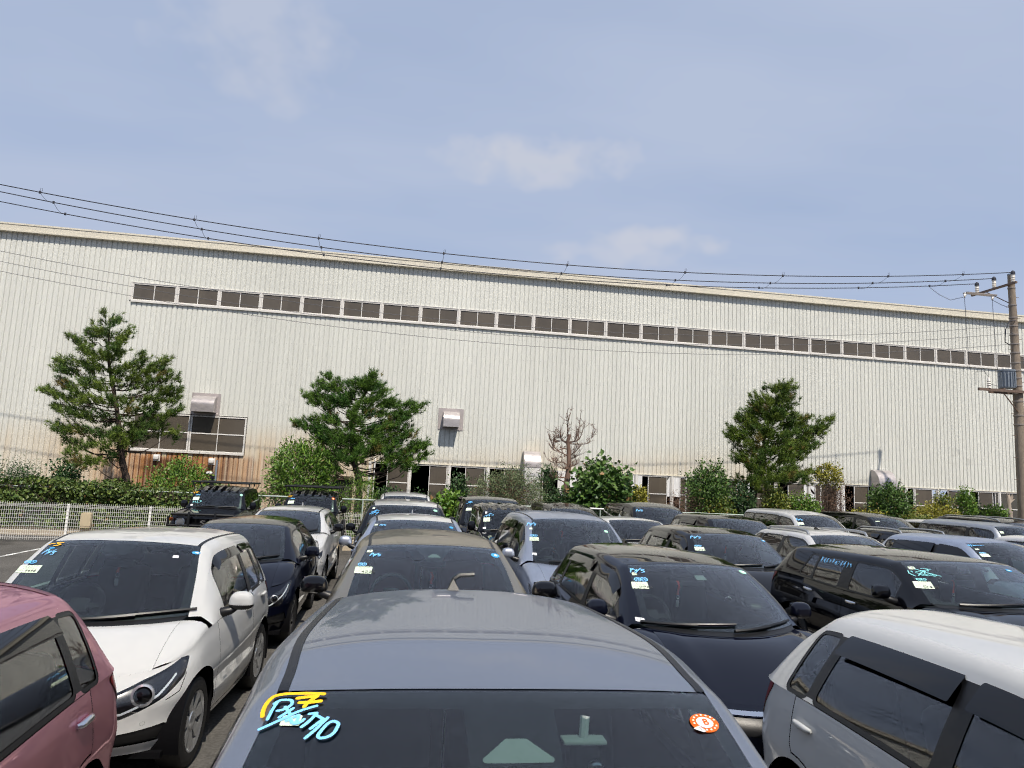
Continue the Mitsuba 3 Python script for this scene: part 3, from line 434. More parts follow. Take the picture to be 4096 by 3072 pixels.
def pine(name, label, tips, trunk, y0, seed, depth=1.1, tint=(1, 1, 1), reps=3, base=None):
    rg = rnd(seed); k = thing(name, label, 'tree')
    tr = np.array([(x, y0 + .05 * math.sin(i * 1.7), z) for i, (x, z) in enumerate(trunk)]); t = np.linspace(0, 1, len(tr)); cs = PchipInterpolator(t, tr); TT = cs(np.linspace(0, 1, 24))
    put('trunk', tube(TT, np.interp(np.linspace(0, 1, 24), [0, .12, 1], [.17, .125, .02]) * (1 + .12 * rg.normal(size=24)), 9), 'pine_bark', k, smooth=True)
    tip = np.array(tips); br = []; VV, FF, KK = [], [], []; off = 0
    zmin, zmax = tip[:, 1].min(), tip[:, 1].max()
    for (x, z) in tip:
        xt = np.interp(z, tr[:, 2], tr[:, 0]); r = abs(x - xt); Rz = depth * (1.15 - .75 * (z - zmin) / (zmax - zmin)) ; room = math.sqrt(max(Rz ** 2 - min(r, Rz * .97) ** 2, .01))
        for rep in range(reps):
            dy = rg.uniform(-1, 1) * room if rep else -rg.uniform(.2, 1.) * room
            P = np.array([x + (rep > 0) * rg.normal() * .10, y0 + dy, z + (rep > 0) * rg.normal() * .07])
            dist = math.hypot(P[0] - xt, dy); z0 = np.clip(z - .35 * dist - .15, tr[0, 2] + .3, tr[-1, 2] - .05); x0 = np.interp(z0, tr[:, 2], tr[:, 0]); Q = np.array([x0, y0, z0])
            s = np.linspace(0, 1, 6)[:, None]; mid = Q + (P - Q) * s; mid[:, 2] = z0 + (P[2] - z0) * (s[:, 0] ** 1.7) - .08 * np.sin(np.pi * s[:, 0]) * dist
            mid[1:-1] += rg.normal(size=(4, 3)) * .03
            if rep == 0 and rg.uniform() < .55: br.append(tube(mid, np.linspace(.010 + .014 * min(dist, 1.3), .005, 6), 4, cap=False))
            out = unit(np.array([P[0] - x0, dy * .8, .55 * max(dist, .2)]))
            m = 11
            along = rg.uniform(-1.5, .5, m)
            c = P + out * along[:, None] * .20 + rg.normal(size=(m, 3)) * np.array([.085, .10, .065])
            ax = unit(out + rg.normal(size=(m, 3)) * .42 + np.array([0, 0, .35]))
            g = rg.uniform(0, 1); colr = np.array([.040, .085, .016]) * (1 - g) + np.array([.115, .160, .022]) * g
            colr = np.tile(colr * np.array(tint), (m, 1)) * rg.uniform(.7, 1.25, (m, 1))
            if rg.uniform() < .05: colr = colr * .4 + np.array([.16, .09, .03]) * .6
            V, F, K = needles(c, ax, .165, .0075, 26, 1.2, rg, colr, .3)
            VV.append(V); FF.append(F + off); KK.append(K); off += len(V)
    put('branches', cat(br), 'pine_bark', k, smooth=False)
    put('needles', trimesh.Trimesh(np.vstack(VV), np.vstack(FF), process=False), 'needle', k, color=np.vstack(KK))
    return k
pine('pine_tree', 'tall dense pine with two tops, first from the left, over the rusty wall', P1, [(-8.93, -.1), (-8.95, 1.2), (-9.15, 2.0), (-9.37, 3.2), (-9.75, 4.6), (-10.0, 5.6), (-10.05, 6.8)], 26, 1, 1.5)
pine('pine_tree', 'broad spreading pine with a forked trunk, second from the left', P2, [(-1.2, -.1), (-1.27, 1.6), (-1.42, 2.1), (-1.62, 3.1), (-1.66, 3.9), (-1.4, 4.5), (-1.1, 5.2)], 26, 2, 1.35, (.72, .95, .8))
pine('pine_tree', 'lopsided pine with a bushy leaning top, rightmost of the three green pines', P3, [(13.72, -.1), (13.7, 1.6), (13.85, 2.2), (14.1, 3.1), (14.1, 3.7), (14.4, 4.8), (14.75, 5.7)], 26, 3, 1.3, (1.0, 1.0, .8))
# the dead tree
k = thing('dead_tree', 'bare brown dead pine with curved twigs between the bushes', 'tree')
rg = rnd(7); put('trunk', tube([(x, 26, z) for x, z in [(6.1, -.2)] + DEAD[0]], [.17, .135, .11, .09, .08, .07, .06], 9), 'dead_bark', k, smooth=True)
tw = []
for b in DEAD[1:]:
    P = np.array([(x, 26 + .55 * (i / (len(b) - 1)) * rg.uniform(-1, 1), z) for i, (x, z) in enumerate(b)]); t = np.linspace(0, 1, len(P)); cs = PchipInterpolator(t, P); Q = cs(np.linspace(0, 1, 12)); tw.append(tube(Q, np.linspace(.026, .006, 12), 5))
    for j in range(13):
        i = rg.integers(3, 12); q = Q[min(i, 11)]; dr_ = unit(np.array([rg.normal() * .8, rg.normal() * .8, abs(rg.normal()) * .9])); L = rg.uniform(.14, .42); s = np.linspace(0, 1, 5)[:, None]; S_ = q + dr_ * L * s + np.array([0, 0, .3]) * L * s ** 2
        tw.append(tube(S_, np.linspace(.011, .005, 5), 4, cap=False))
        for _ in range(3):
            a = S_[rg.integers(1, 5)]; e = a + unit(np.array([rg.normal(), rg.normal(), abs(rg.normal()) + .3])) * rg.uniform(.06, .18); tw.append(tube([a, (a + e) / 2 + [0, 0, .01], e], [.006, .005, .004], 3, cap=False))
put('branches', cat(tw), 'dead_bark', k)
cones = []
for _ in range(26): q = tw[rg.integers(0, len(tw))].vertices; m = rbox(.05, .05, .07, .02, 1); m.apply_translation(q[rg.integers(0, len(q))]); cones.append(m)
put('cones', cat(cones), 'dead_bark', k)

def leaves(c, ax, nrm, L, W, rg, col):
    side = unit(np.cross(ax, nrm)); n = len(c); L = L[:, None]; W = W[:, None]
    fold = nrm * (W * .35)
    V = np.stack([c, c + ax * L * .45 - side * W + fold, c + ax * L - nrm * L * .12, c + ax * L * .45 + side * W + fold], 1).reshape(-1, 3)
    b = np.arange(n) * 4; F = np.vstack([np.stack([b, b + 1, b + 2], 1), np.stack([b, b + 2, b + 3], 1)])
    return V, F, np.repeat(col, 4, 0)
GREEN = {'bright': ((.055, .135, .018), (.15, .24, .025)), 'dark': ((.018, .052, .018), (.06, .11, .03)), 'mid': ((.035, .085, .018), (.10, .17, .03)), 'grey': ((.055, .085, .035), (.16, .20, .09)),
         'yellow': ((.14, .15, .02), (.34, .30, .03)), 'brown': ((.09, .05, .03), (.20, .12, .08)), 'vine': ((.035, .075, .016), (.13, .17, .035)), 'mixed': ((.04, .09, .02), (.24, .24, .03))}
def foliage(pts, rg, pal, L, W, droop=0., per=1, outc=None):
    n = len(pts); out = unit(pts - outc) if outc is not None else unit(rg.normal(size=pts.shape))
    ax = unit(out + rg.normal(size=(n, 3)) * .8 + np.array([0, 0, .25 - droop])); nrm = unit(np.array([0, -.25, .9]) + rg.normal(size=(n, 3)) * .55 + out * .4); nrm = unit(nrm - ax * (nrm * ax).sum(1, keepdims=True))
    a, b = np.array(GREEN[pal][0]), np.array(GREEN[pal][1]); g = np.clip(rg.beta(1.3, 1.8, (n, 1)), 0, 1); col = (a * (1 - g) + b * g) * rg.uniform(.8, 1.2, (n, 1))
    dead = rg.uniform(size=n) < .02; col[dead] = (.22, .13, .05)
    return leaves(pts, ax, nrm, L * rg.uniform(.6, 1.2, n), W * rg.uniform(.7, 1.2, n), rg, col)
def shrub(name, label, x, y, zc, hw, hh, n, pal, L, W, seed, hd=None, lump=.35, stems=5, droop=0., cat_='shrub', sprig=9, twiggy=False, parts=None):
    rg = rnd(seed); k = thing(name, label, cat_); hd = hd or hw * .9; c0 = np.array([x, y, zc])
    ns = n // sprig; d = unit(rg.normal(size=(ns, 3))); r = rg.uniform(.15, 1, ns) ** .45; lum = 1 + lump * 2 * (meshkit.fbm(d * 2.3 + seed, 3, seed) - .5) + .25 * (rg.uniform(size=ns) ** 6)
    S = c0 + d * (r * lum)[:, None] * np.array([hw, hd, hh])
    pts = np.repeat(S, sprig, 0) + rg.normal(size=(ns * sprig, 3)) * np.array([1, 1, 1.1]) * (L * .55 + .02)
    pts = pts[pts[:, 2] > gz(y) + .1]
    V, F, K = foliage(pts, rg, pal, L, W, droop, outc=c0 - [0, 0, hh * .4])
    put('foliage', trimesh.Trimesh(V, F, process=False), 'leaf', k, color=np.clip(K, 0, 1))
    st = []
    for i in range(stems):
        e = c0 + unit(rg.normal(size=3)) * np.array([hw, hd, hh]) * .7; b = np.array([x + rg.normal() * .05 * hw, y, gz(y) - .1 + .1]); m_ = (b + e) / 2 + rg.normal(size=3) * .04; st.append(tube([b, m_, e], [.02, .014, .006], 5))
    for i in range(ns // (3 if twiggy else 12)):
        e = S[i]; b = c0 + (e - c0) * rg.uniform(.1, .5); st.append(tube([b, (b + e) / 2 + rg.normal(size=3) * .02, e], [.006, .005, .003], 3, cap=False))
    put('stems', cat(st), 'dead_bark' if twiggy else 'pine_bark', k)
    return k
sh = shrub
sh('shrub', 'small dark leafy shrub left of the first pine, rising out of the vine hedge', -10.5, 25.2, 1.25, .48, .62, 1500, 'dark', .11, .035, 11)
sh('shrub', 'bright green rounded shrub right of the first pine trunk', -7.0, 25.2, 1.15, .98, .92, 5200, 'bright', .11, .028, 12)
sh('shrub', 'big bright green leafy bush left of the second pine', -3.2, 25.6, 1.55, 1.12, 1.35, 9000, 'bright', .16, .026, 13, droop=.2)
sh('tall_weeds', 'thin bright green weeds at the foot of the second pine', -1.2, 25.1, 1.05, .62, .95, 2600, 'bright', .10, .014, 14, cat_='weeds', stems=12)
sh('tall_weeds', 'dark feathery weeds in front of the brown doorway', -2.3, 25.3, 1.0, .42, .8, 1300, 'dark', .10, .010, 44, cat_='weeds', stems=9)
sh('shrub', 'small dark shrub right of the second pine by the glass pane', -.2, 25.4, .9, .55, .6, 1700, 'dark', .10, .03, 15)
sh('shrub', 'low round dark shrub under the pushed-open window right of the second pine', .85, 25.4, .8, .45, .5, 1300, 'dark', .10, .032, 45)
sh('shrub', 'thin dark glossy shrub left of the grey-green bush', 2.25, 25.6, 1.25, .38, .85, 1500, 'dark', .12, .03, 16)
sh('creeper', 'bright large-leaved creeper over the chain-link fence beside the white vans', 1.9, 24.1, .65, .85, .65, 2600, 'bright', .17, .075, 17, cat_='creeper', hd=.4)
sh('shrub', 'wide fine-leaved grey-green bush left of the white exhaust duct', 4.05, 25.4, 1.35, 1.25, 1.10, 15000, 'grey', .062, .019, 18, lump=.4, twiggy=True)
sh('sapling', 'thin dark-leaved sapling standing in front of the white exhaust duct', 5.45, 25.6, 1.9, .26, .75, 420, 'dark', .14, .026, 46, cat_='sapling', stems=2)
sh('shrub', 'small round dark shrub between the white exhaust duct and the dead tree', 5.45 + .35, 25.3, 1.05, .42, .62, 2300, 'dark', .09, .03, 19)
sh('shrub', 'large-leaved bushy shrub right of the dead tree', 7.45, 25.4, 1.55, 1.10, 1.15, 4200, 'mid', .20, .085, 20, droop=.45, lump=.45)
sh('shrub', 'small shrub at the foot of the dead tree', 6.35, 25.2, .95, .45, .5, 1400, 'mid', .09, .03, 47)
sh('shrub', 'small yellow-green shrub under the open windows right of the large-leaved shrub', 8.85, 25.4, 1.45, .32, .46, 1500, 'yellow', .08, .03, 21)
sh('shrub', 'withered reddish brown twiggy shrub in front of the window posts', 10.55, 25.3, 1.25, .72, .62, 2200, 'brown', .05, .012, 22, twiggy=True, stems=22)
sh('shrub', 'tall bright-tipped shrub left of the third pine', 11.55, 25.4, 1.65, .82, 1.15, 6500, 'mid', .12, .034, 23, lump=.5)
sh('shrub', 'lower yellowish shrub in front of the tall bright-tipped shrub', 11.7, 24.9, .95, .62, .62, 2600, 'mixed', .10, .032, 48)
sh('shrub', 'glossy dark shrub just left of the third pine trunk', 12.8, 25.2, 1.35, .50, .85, 3600, 'dark', .09, .034, 24)
sh('shrub', 'glossy shrub with yellowish leaves just right of the third pine trunk', 14.1, 25.2, 1.35, .52, .80, 3800, 'mixed', .09, .034, 25)
sh('shrub', 'bright green shrub under the windows right of the third pine', 15.2, 25.3, 1.25, .62, .62, 3200, 'bright', .10, .03, 26)
k = sh('small_tree', 'small yellow-topped tree with dry brown lower twigs', 16.55, 25.5, 2.65, .50, .42, 1500, 'yellow', .09, .032, 27, cat_='tree', stems=4)
rg = rnd(61); put('dry_twigs', cat([tube([(16.55 + rg.normal() * .08, 25.5, rg.uniform(.4, 1.8)), (16.55 + rg.normal() * .3, 25.5 + rg.normal() * .2, rg.uniform(1., 2.2)), (16.6 + rg.normal() * .45, 25.5 + rg.normal() * .3, rg.uniform(1.1, 2.5))], [.012, .008, .004], 4, cap=False) for _ in range(120)]), 'dead_bark', k)
V, F, K = foliage(np.array([16.7, 25.5, 1.7]) + rg.normal(size=(1100, 3)) * np.array([.35, .22, .42]), rg, 'brown', .06, .02); put('dry_leaves', trimesh.Trimesh(V, F, process=False), 'leaf', k, color=np.clip(K, 0, 1))
sh('shrub', 'spreading green shrub in front of the grey exhaust duct', 18.95, 25.3, 1.55, .78, .82, 5200, 'mid', .13, .032, 28, lump=.5)
sh('shrub', 'low yellow-green shrub at the foot of the shrub by the grey duct', 17.8, 25.0, 1.05, .75, .32, 2400, 'yellow', .09, .03, 29)
sh('shrub', 'low golden shrub right of the shrub by the grey duct', 19.4, 24.7, 1.0, .8, .34, 2400, 'mixed', .09, .03, 49)
sh('shrub', 'long low golden-green hedge shrub under the right windows', 20.8, 25.3, 1.25, .92, .44, 4200, 'yellow', .085, .028, 30)
sh('shrub', 'upright dry yellow shrub beside the long low golden shrub', 21.4, 25.4, 1.75, .30, .42, 1300, 'mixed', .08, .026, 31, twiggy=True)
sh('shrub', 'narrow bright green shrub in front of a dark open window near the pole', 22.35, 25.4, 1.65, .33, .72, 2000, 'bright', .11, .03, 32)
sh('shrub', 'small conical dark green shrub in the dark open window near the pole', 23.0, 25.6, 1.45, .20, .55, 1200, 'dark', .07, .016, 33)
sh('shrub', 'low bright shrub left of the dead stump', 23.5, 25.3, 1.35, .50, .40, 1900, 'bright', .10, .032, 34)
sh('shrub', 'low yellow-leaved shrub in front of the dead stump', 23.0, 24.8, .95, .9, .32, 2200, 'yellow', .08, .03, 35)
k = thing('tree_stump', 'pale dead broken tree stump near the utility pole', 'tree stump')
rg = rnd(90); zz = np.linspace(-.2, 2.25, 16); put('trunk', tube(np.c_[24.45 + .05 * np.sin(zz * 2.2), np.full(16, 25.5), zz], .115 - .02 * zz + .014 * rg.normal(size=16), 10), 'stump_wood', k, smooth=True)
put('snag', cat([tube([(24.45, 25.5, 1.95), (24.45 + dx, 25.45, 1.95 + dz)], [.06, .012], 5) for dx, dz in ((-.16, .38), (-.05, .42), (.10, .33), (.20, .14), (.13, .25))]), 'stump_wood', k)
# vine-covered hedge along the left, and weeds
rg = rnd(70); k = thing('vine_hedge', 'long hedge overgrown with broad vine leaves behind the white mesh fence on the left', 'hedge')
n = 21000; X = rg.uniform(-17.5, -4.2, n); top = 1.38 + .22 * (meshkit.fbm(np.c_[X * .9, X * 0, X * 0], 3, 4) - .5) * 2 - .12 * np.clip((X + 9) / 4, 0, 1); zz = -.15 + (top + .15) * rg.uniform(0, 1, n) ** .8
yy = 23.55 + .25 * (meshkit.fbm(np.c_[X * 1.4, zz * 1.8, X * 0], 3, 8) - .5) * 2.4 + np.clip(zz / top, 0, 1) ** 3 * rg.uniform(0, 1.1, n) + rg.uniform(0, .3, n)
V, F, K = foliage(np.c_[X, yy, zz], rg, 'vine', .125, .052, droop=.55, outc=None); put('foliage', trimesh.Trimesh(V, F, process=False), 'leaf', k, color=np.clip(K, 0, 1))
X = rg.uniform(-17.5, -4.2, 120); put('stems', cat([tube([(x, 23.9, -.2), (x + rg.normal() * .3, 23.75, .5), (x + rg.normal() * .5, 23.8, 1.15)], [.014, .010, .006], 4, cap=False) for x in X]), 'pine_bark', k)
put('core', B(-17.5, -4.25, 24.05, 24.4, -.3, 1.02), 'soil', k)
rg = rnd(71); n = 3200; X = np.r_[rg.normal(-13.6, .35, n // 3), rg.normal(-12.9, .2, n // 6), rg.normal(-12.2, .15, n // 6), rg.normal(-11.4, .3, n // 3)]; zz = 1.25 + np.abs(rg.normal(size=len(X))) * .28
k = thing('tall_weeds', 'spiky weeds rising above the vine hedge at the left edge', 'weeds'); V, F, K = foliage(np.c_[X, 24.3 + rg.normal(size=len(X)) * .25, zz], rg, 'dark', .10, .014); put('foliage', trimesh.Trimesh(V, F, process=False), 'leaf', k, color=np.clip(K, 0, 1))
rg = rnd(72); n = 15000; X = rg.uniform(-4.4, 32, n); yy = rg.uniform(23.2, 25.2, n); hgt = .12 + .75 * np.clip(meshkit.fbm(np.c_[X * .8, yy * .8, X * 0], 3, 2) * 1.6 - .3, 0, 1); V, F, K = foliage(np.c_[X, yy, -.1 + hgt * rg.uniform(0, 1, n) ** .7], rg, 'mid', .12, .034)
k = key_of('weeds'); scene[k] = mikit.ply(trimesh.Trimesh(V, F, process=False), 'leaf', color=np.clip(K, 0, 1)); labels[k] = {'label': 'low weeds and ground cover along the foot of the hall', 'category': 'weeds', 'kind': 'stuff'}
# ------------------------------------------------------------------ car geometry (local: x lateral, y rearwards from the nose, z up)
def pchip(t, pts):
    return PchipInterpolator(t, np.asarray(pts, float))

BASE = dict(L=4.0, hw=.8475, fo=.84, wb=2.53, rt=.305, zs=.21, zn=.70, af=.72, nf=2.5, ar=.42, nr=3.4,
            belt=[(0, .70), (.5, .79), (1.0, .90), (2.2, .955), (3.4, 1.0), (4.0, 1.0)],
            sc=.86, zc=.97, sc0=1.10, xc0=.70, zc0=.955, sh=1.72, zh=1.43, shc=1.86, xh=.535, zhc=1.385,
            sm=2.35, zm=1.515, xm=.56, zmr=1.45, sr=3.62, zr=1.46, src=3.55, xr=.53, zrc=1.40,
            st=3.93, zt=1.0, stc=3.86, xt=.66, ztc=.99, hx=.62, bulge=.018, front=.14, rear=.06, tuck=.05, hoodpow=1.7)

class Car:
    def __init__(self, **kw):
        d = dict(BASE); d.update(kw)
        k = d.pop('kz', 1.0); kx = d.pop('kx', 1.0); ks = d.pop('ks', 1.0)
        for n in ('zh', 'zhc', 'zm', 'zmr', 'zr', 'zrc'): d[n] *= k
        for n in ('xh', 'xm', 'xr', 'xc0', 'hw', 'xt', 'hx'): d[n] *= kx
        for n in ('L', 'sc', 'sc0', 'sh', 'shc', 'sm', 'sr', 'src', 'st', 'stc', 'fo', 'wb'): d[n] *= ks
        d['belt'] = [(s * ks, z) for s, z in d['belt']]
        self.d = d
        for n, v in d.items(): setattr(self, n, v)
        s = self
        def rows(c0, ch, cm, cr, ct, bul):
            c0, ch, cm, cr, ct = [np.array(v, float) for v in (c0, ch, cm, cr, ct)]
            m1 = (c0 + ch) / 2 + np.array(bul)
            a = ch + (m1 - ch) * .14; b = ch + (cm - ch) * .14
            c = cr + (cm - cr) * .12; e = cr + (ct - cr) * .12
            ch2 = (a + b) / 2 * .5 + ch * .5; cr2 = (c + e) / 2 * .5 + cr * .5
            m4 = (cr + ct) / 2 + np.array([0, .03, .02])
            return pchip([0, 1, 1.86, 2, 2.14, 3, 3.88, 4, 4.12, 4.55, 5], [c0, m1, a, ch2, b, cm, c, cr2, e, m4, ct])
        s.C = rows((0, s.sc, s.zc), (0, s.sh, s.zh), (0, s.sm, s.zm), (0, s.sr, s.zr), (0, s.st, s.zt), (0, -.01, .025))
        s.R = rows((s.xc0, s.sc0, s.zc0), (s.xh, s.shc, s.zhc), (s.xm, s.sm, s.zmr), (s.xr, s.src, s.zrc), (s.xt, s.stc, s.ztc), (.012, -.012, .02))
        # plan ring
        th = np.linspace(0, np.pi / 2, 60)
        fx = s.hw * np.sin(th) ** (2 / s.nf) * .985; fs = s.af * (1 - np.cos(th) ** (2 / s.nf))
        rx = s.hw * np.sin(th) ** (2 / s.nr) * .97; rs = s.L - s.ar * (1 - np.cos(th) ** (2 / s.nr))
        ms = np.linspace(0, 1, 80)[1:-1]
        msx = s.hw * (.985 + .015 * np.sin(np.pi * ms)) + (.97 - .985) * s.hw * ms ** 3
        px = np.r_[fx, msx, rx[::-1]]; ps = np.r_[fs, s.af + (s.L - s.ar - s.af) * ms, rs[::-1]]
        q = np.r_[0, np.cumsum(np.hypot(np.diff(px), np.diff(ps)))]
        keep = np.r_[True, np.diff(q) > 1e-6]
        s.q, s.px, s.ps = q[keep], px[keep], ps[keep]; s.Q = s.q[-1]
        s.beltf = pchip([b[0] for b in s.belt], [b[1] for b in s.belt])
        pp = np.linspace(0, 5, 400); sR = s.R(pp)[:, 1]; sR = np.maximum.accumulate(sR + np.arange(400) * 1e-6)
        s._pp, s._sR = pp, sR
    def q_of_s(self, s_): return np.interp(s_, self.ps, self.q)
    def q_of_x(self, x_): # front quarter
        n = np.argmax(self.px >= self.hw * .984) or 60
        return np.interp(x_, self.px[:n], self.q[:n])
    def p_of_s(self, s_): return np.interp(s_, self._sR, self._pp)
    # lower body, half: q along the plan, v from sill to belt
    def low(self, q, v, side=1):
        x = np.interp(q, self.q, self.px); s_ = np.interp(q, self.q, self.ps)
        zt = self.beltf(np.clip(s_, 0, self.L))
        wf = np.clip(1 - s_ / (self.af * 1.5), 0, 1) ** 1.5; wr = np.clip(1 - (self.L - s_) / (self.ar * 2.2), 0, 1) ** 1.5
        off = self.front * (np.clip((v - .62) / .38, 0, 1) ** 2) + .07 * np.clip((.30 - v) / .30, 0, 1) ** 1.6
        offr = self.rear * (np.clip((v - .5) / .5, 0, 1) ** 1.8) + .06 * np.clip((.3 - v) / .3, 0, 1) ** 1.6
        k = 1 - self.tuck * np.clip((v - .60) / .40, 0, 1) ** 2.2 - .075 * np.clip((.34 - v) / .34, 0, 1) ** 1.7 + .010 * np.exp(-((v - .60) / .09) ** 2) - .012 * np.exp(-((v - .36) / .12) ** 2)
        z0 = self.zs + .03 * wf + .07 * wr
        return np.stack([side * x * k, s_ + off * wf - offr * wr, z0 + (zt - z0) * v], -1)
    def belt_at(self, s_, side=1):
        q = self.q_of_s(s_); return self.low(q, np.ones_like(q), side)
    def top(self, p, a):
        c, r = self.C(p), self.R(p)
        ab = np.abs(a)
        e = np.where(p < 2, 2.0, 2.0 + .5 * np.clip(p - 2, 0, 1))
        return np.stack([a * r[..., 0], c[..., 1] + (r[..., 1] - c[..., 1]) * ab ** 2.0, c[..., 2] + (r[..., 2] - c[..., 2]) * ab ** (e + .2)], -1)
    def side(self, s_, v, side=1):
        p = self.p_of_s(s_); r = self.R(p) * np.array([side, 1, 1]); b = self.belt_at(s_, side)
        b = np.stack([b[..., 0], s_, b[..., 2]], -1)
        lim = np.maximum(r[..., 2] - b[..., 2], 0)
        m = b + (r - b) * v[..., None]
        m[..., 0] += side * self.bulge * 4 * v * (1 - v) * np.clip(lim / .35, 0, 1)
        m[..., 1] = s_
        return m
    VA, AA = .90, .915
    def rail(self, s_, w, side=1):   # rounded strip between side glass area and roof / windshield
        p = self.p_of_s(s_); P0 = self.side(s_, np.full_like(s_, self.VA), side); P3 = self.top(p, np.full_like(s_, side * self.AA))
        r = self.R(p) * np.array([side, 1, 1]); P1 = P0 + (r - P0) * .62; P2 = P3 + (r - P3) * .62
        w = w[..., None]
        return P0 * (1 - w) ** 3 + 3 * P1 * w * (1 - w) ** 2 + 3 * P2 * w * w * (1 - w) + P3 * w ** 3
    def s_front(self, x):
        n = np.argmax(self.px >= self.hw * .984) or 60
        x = np.abs(x)
        q = np.interp(x / (1 - self.tuck), self.px[:n], self.q[:n])
        pt = self.low(q, np.ones_like(q)); return pt[..., 1], pt[..., 2]
    def hood(self, a, t):
        x = a * self.hx; sf, zf = self.s_front(x)
        e = np.abs(a) * self.hx / self.xc0
        scw = self.sc + (self.sc0 - self.sc) * e ** 2 - .035; zcw = self.zc + (self.zc0 - self.zc) * e ** 2 - .012
        g = 1 - (1 - t) ** self.hoodpow
        z = zf * (1 - g) + zcw * g
        # raised flank ridges
        z = z + .012 * np.exp(-((np.abs(a) - .8) / .12) ** 2) * np.sin(np.pi * np.clip(t, 0, 1)) ** .7
        return np.stack([x, sf + (scw - sf) * t, z], -1)
    def fender(self, t, w, side=1):
        h = self.hood(np.full_like(t, side), t)
        b = self.belt_at(np.maximum(h[..., 1], .02), side)
        mid = np.stack([b[..., 0] - side * .02, (h[..., 1] + b[..., 1]) / 2, np.maximum(h[..., 2], b[..., 2]) + .012], -1)
        w = w[..., None]
        return b * (1 - w) ** 2 + 2 * mid * w * (1 - w) + h * w ** 2
# ------------------------------------------------------------------ cars: builder
HH, SH = .65, .42     # metric height of the lower-side and side-window domains
def patch(poly, fn, cu, cv, flip=False):
    """Cuts the polygon of the (u, v) domain along a grid and maps it through fn: (vertices, faces, normals)."""
    if poly.is_empty: return None
    x0, y0, x1, y1 = poly.bounds
    nx, ny = max(1, math.ceil((x1 - x0) / cu)), max(1, math.ceil((y1 - y0) / cv)); xs, ys = np.linspace(x0, x1, nx + 1), np.linspace(y0, y1, ny + 1)
    X, Y = np.meshgrid(np.arange(nx), np.arange(ny)); X, Y = X.ravel(), Y.ravel()
    cells = shapely.box(xs[X], ys[Y], xs[X + 1], ys[Y + 1]); shapely.prepare(poly)
    ins = shapely.contains(poly, cells); bnd = shapely.intersects(poly, cells) & ~ins
    U, F = [], []; off = 0
    if ins.any():
        gx, gy = np.meshgrid(xs, ys); U.append(np.c_[gx.ravel(), gy.ravel()]); a = Y[ins] * (nx + 1) + X[ins]
        F.append(np.vstack([np.stack([a, a + 1, a + nx + 2], 1), np.stack([a, a + nx + 2, a + nx + 1], 1)])); off = len(U[0])
    for g in shapely.get_parts(shapely.intersection(poly, cells[bnd])):
        for h in (g.geoms if hasattr(g, 'geoms') else [g]):
            if h.geom_type != 'Polygon' or h.area < 1e-9: continue
            v, f = trimesh.creation.triangulate_polygon(h, engine='earcut'); U.append(np.asarray(v)); F.append(np.asarray(f) + off); off += len(v)
    if not F: return None
    U, F = np.vstack(U), np.vstack(F); used = np.unique(F); re = np.full(len(U), -1); re[used] = np.arange(len(used)); U, F = U[used], re[F]
    P = fn(U[:, 0], U[:, 1]); e = 2e-3
    du = fn(U[:, 0] + e, U[:, 1]) - fn(U[:, 0] - e, U[:, 1]); dv = fn(U[:, 0], U[:, 1] + e) - fn(U[:, 0], U[:, 1] - e); N = np.cross(du, dv); N /= np.maximum(np.linalg.norm(N, axis=1, keepdims=True), 1e-12)
    fn_ = np.cross(P[F[:, 1]] - P[F[:, 0]], P[F[:, 2]] - P[F[:, 0]]); bad = (fn_ * N[F].sum(1)).sum(1) < 0; F[bad] = F[bad][:, [0, 2, 1]]
    if flip: N = -N; F = F[:, [0, 2, 1]]
    return P, F, N
def merge(ps):
    ps = [p for p in ps if p is not None]; V, F, N, o = [], [], [], 0
    for v, f, n in ps: V.append(v); F.append(f + o); N.append(n); o += len(v)
    return (np.vstack(V), np.vstack(F), np.vstack(N)) if ps else None
def from_mesh(m, smooth=40):
    v, f, n = meshkit.arrays(m, smooth)
    if n is None:
        v = v[f].reshape(-1, 3); f = np.arange(len(v)).reshape(-1, 3); t = v.reshape(-1, 3, 3); n = np.cross(t[:, 1] - t[:, 0], t[:, 2] - t[:, 0]); n = np.repeat(n / np.maximum(np.linalg.norm(n, axis=1, keepdims=True), 1e-12), 3, 0)
    return v, f, n
def rrect(x0, y0, x1, y1, r): return sbox(x0 + r, y0 + r, x1 - r, y1 - r).buffer(r, quad_segs=5)
def rnd_poly(pts, r): p = Polygon(pts).buffer(0); return p.buffer(-r).buffer(2 * r).buffer(-r)
def strokes(lines, w): return shapely.union_all([LineString(l).buffer(w / 2, quad_segs=4) for l in lines])

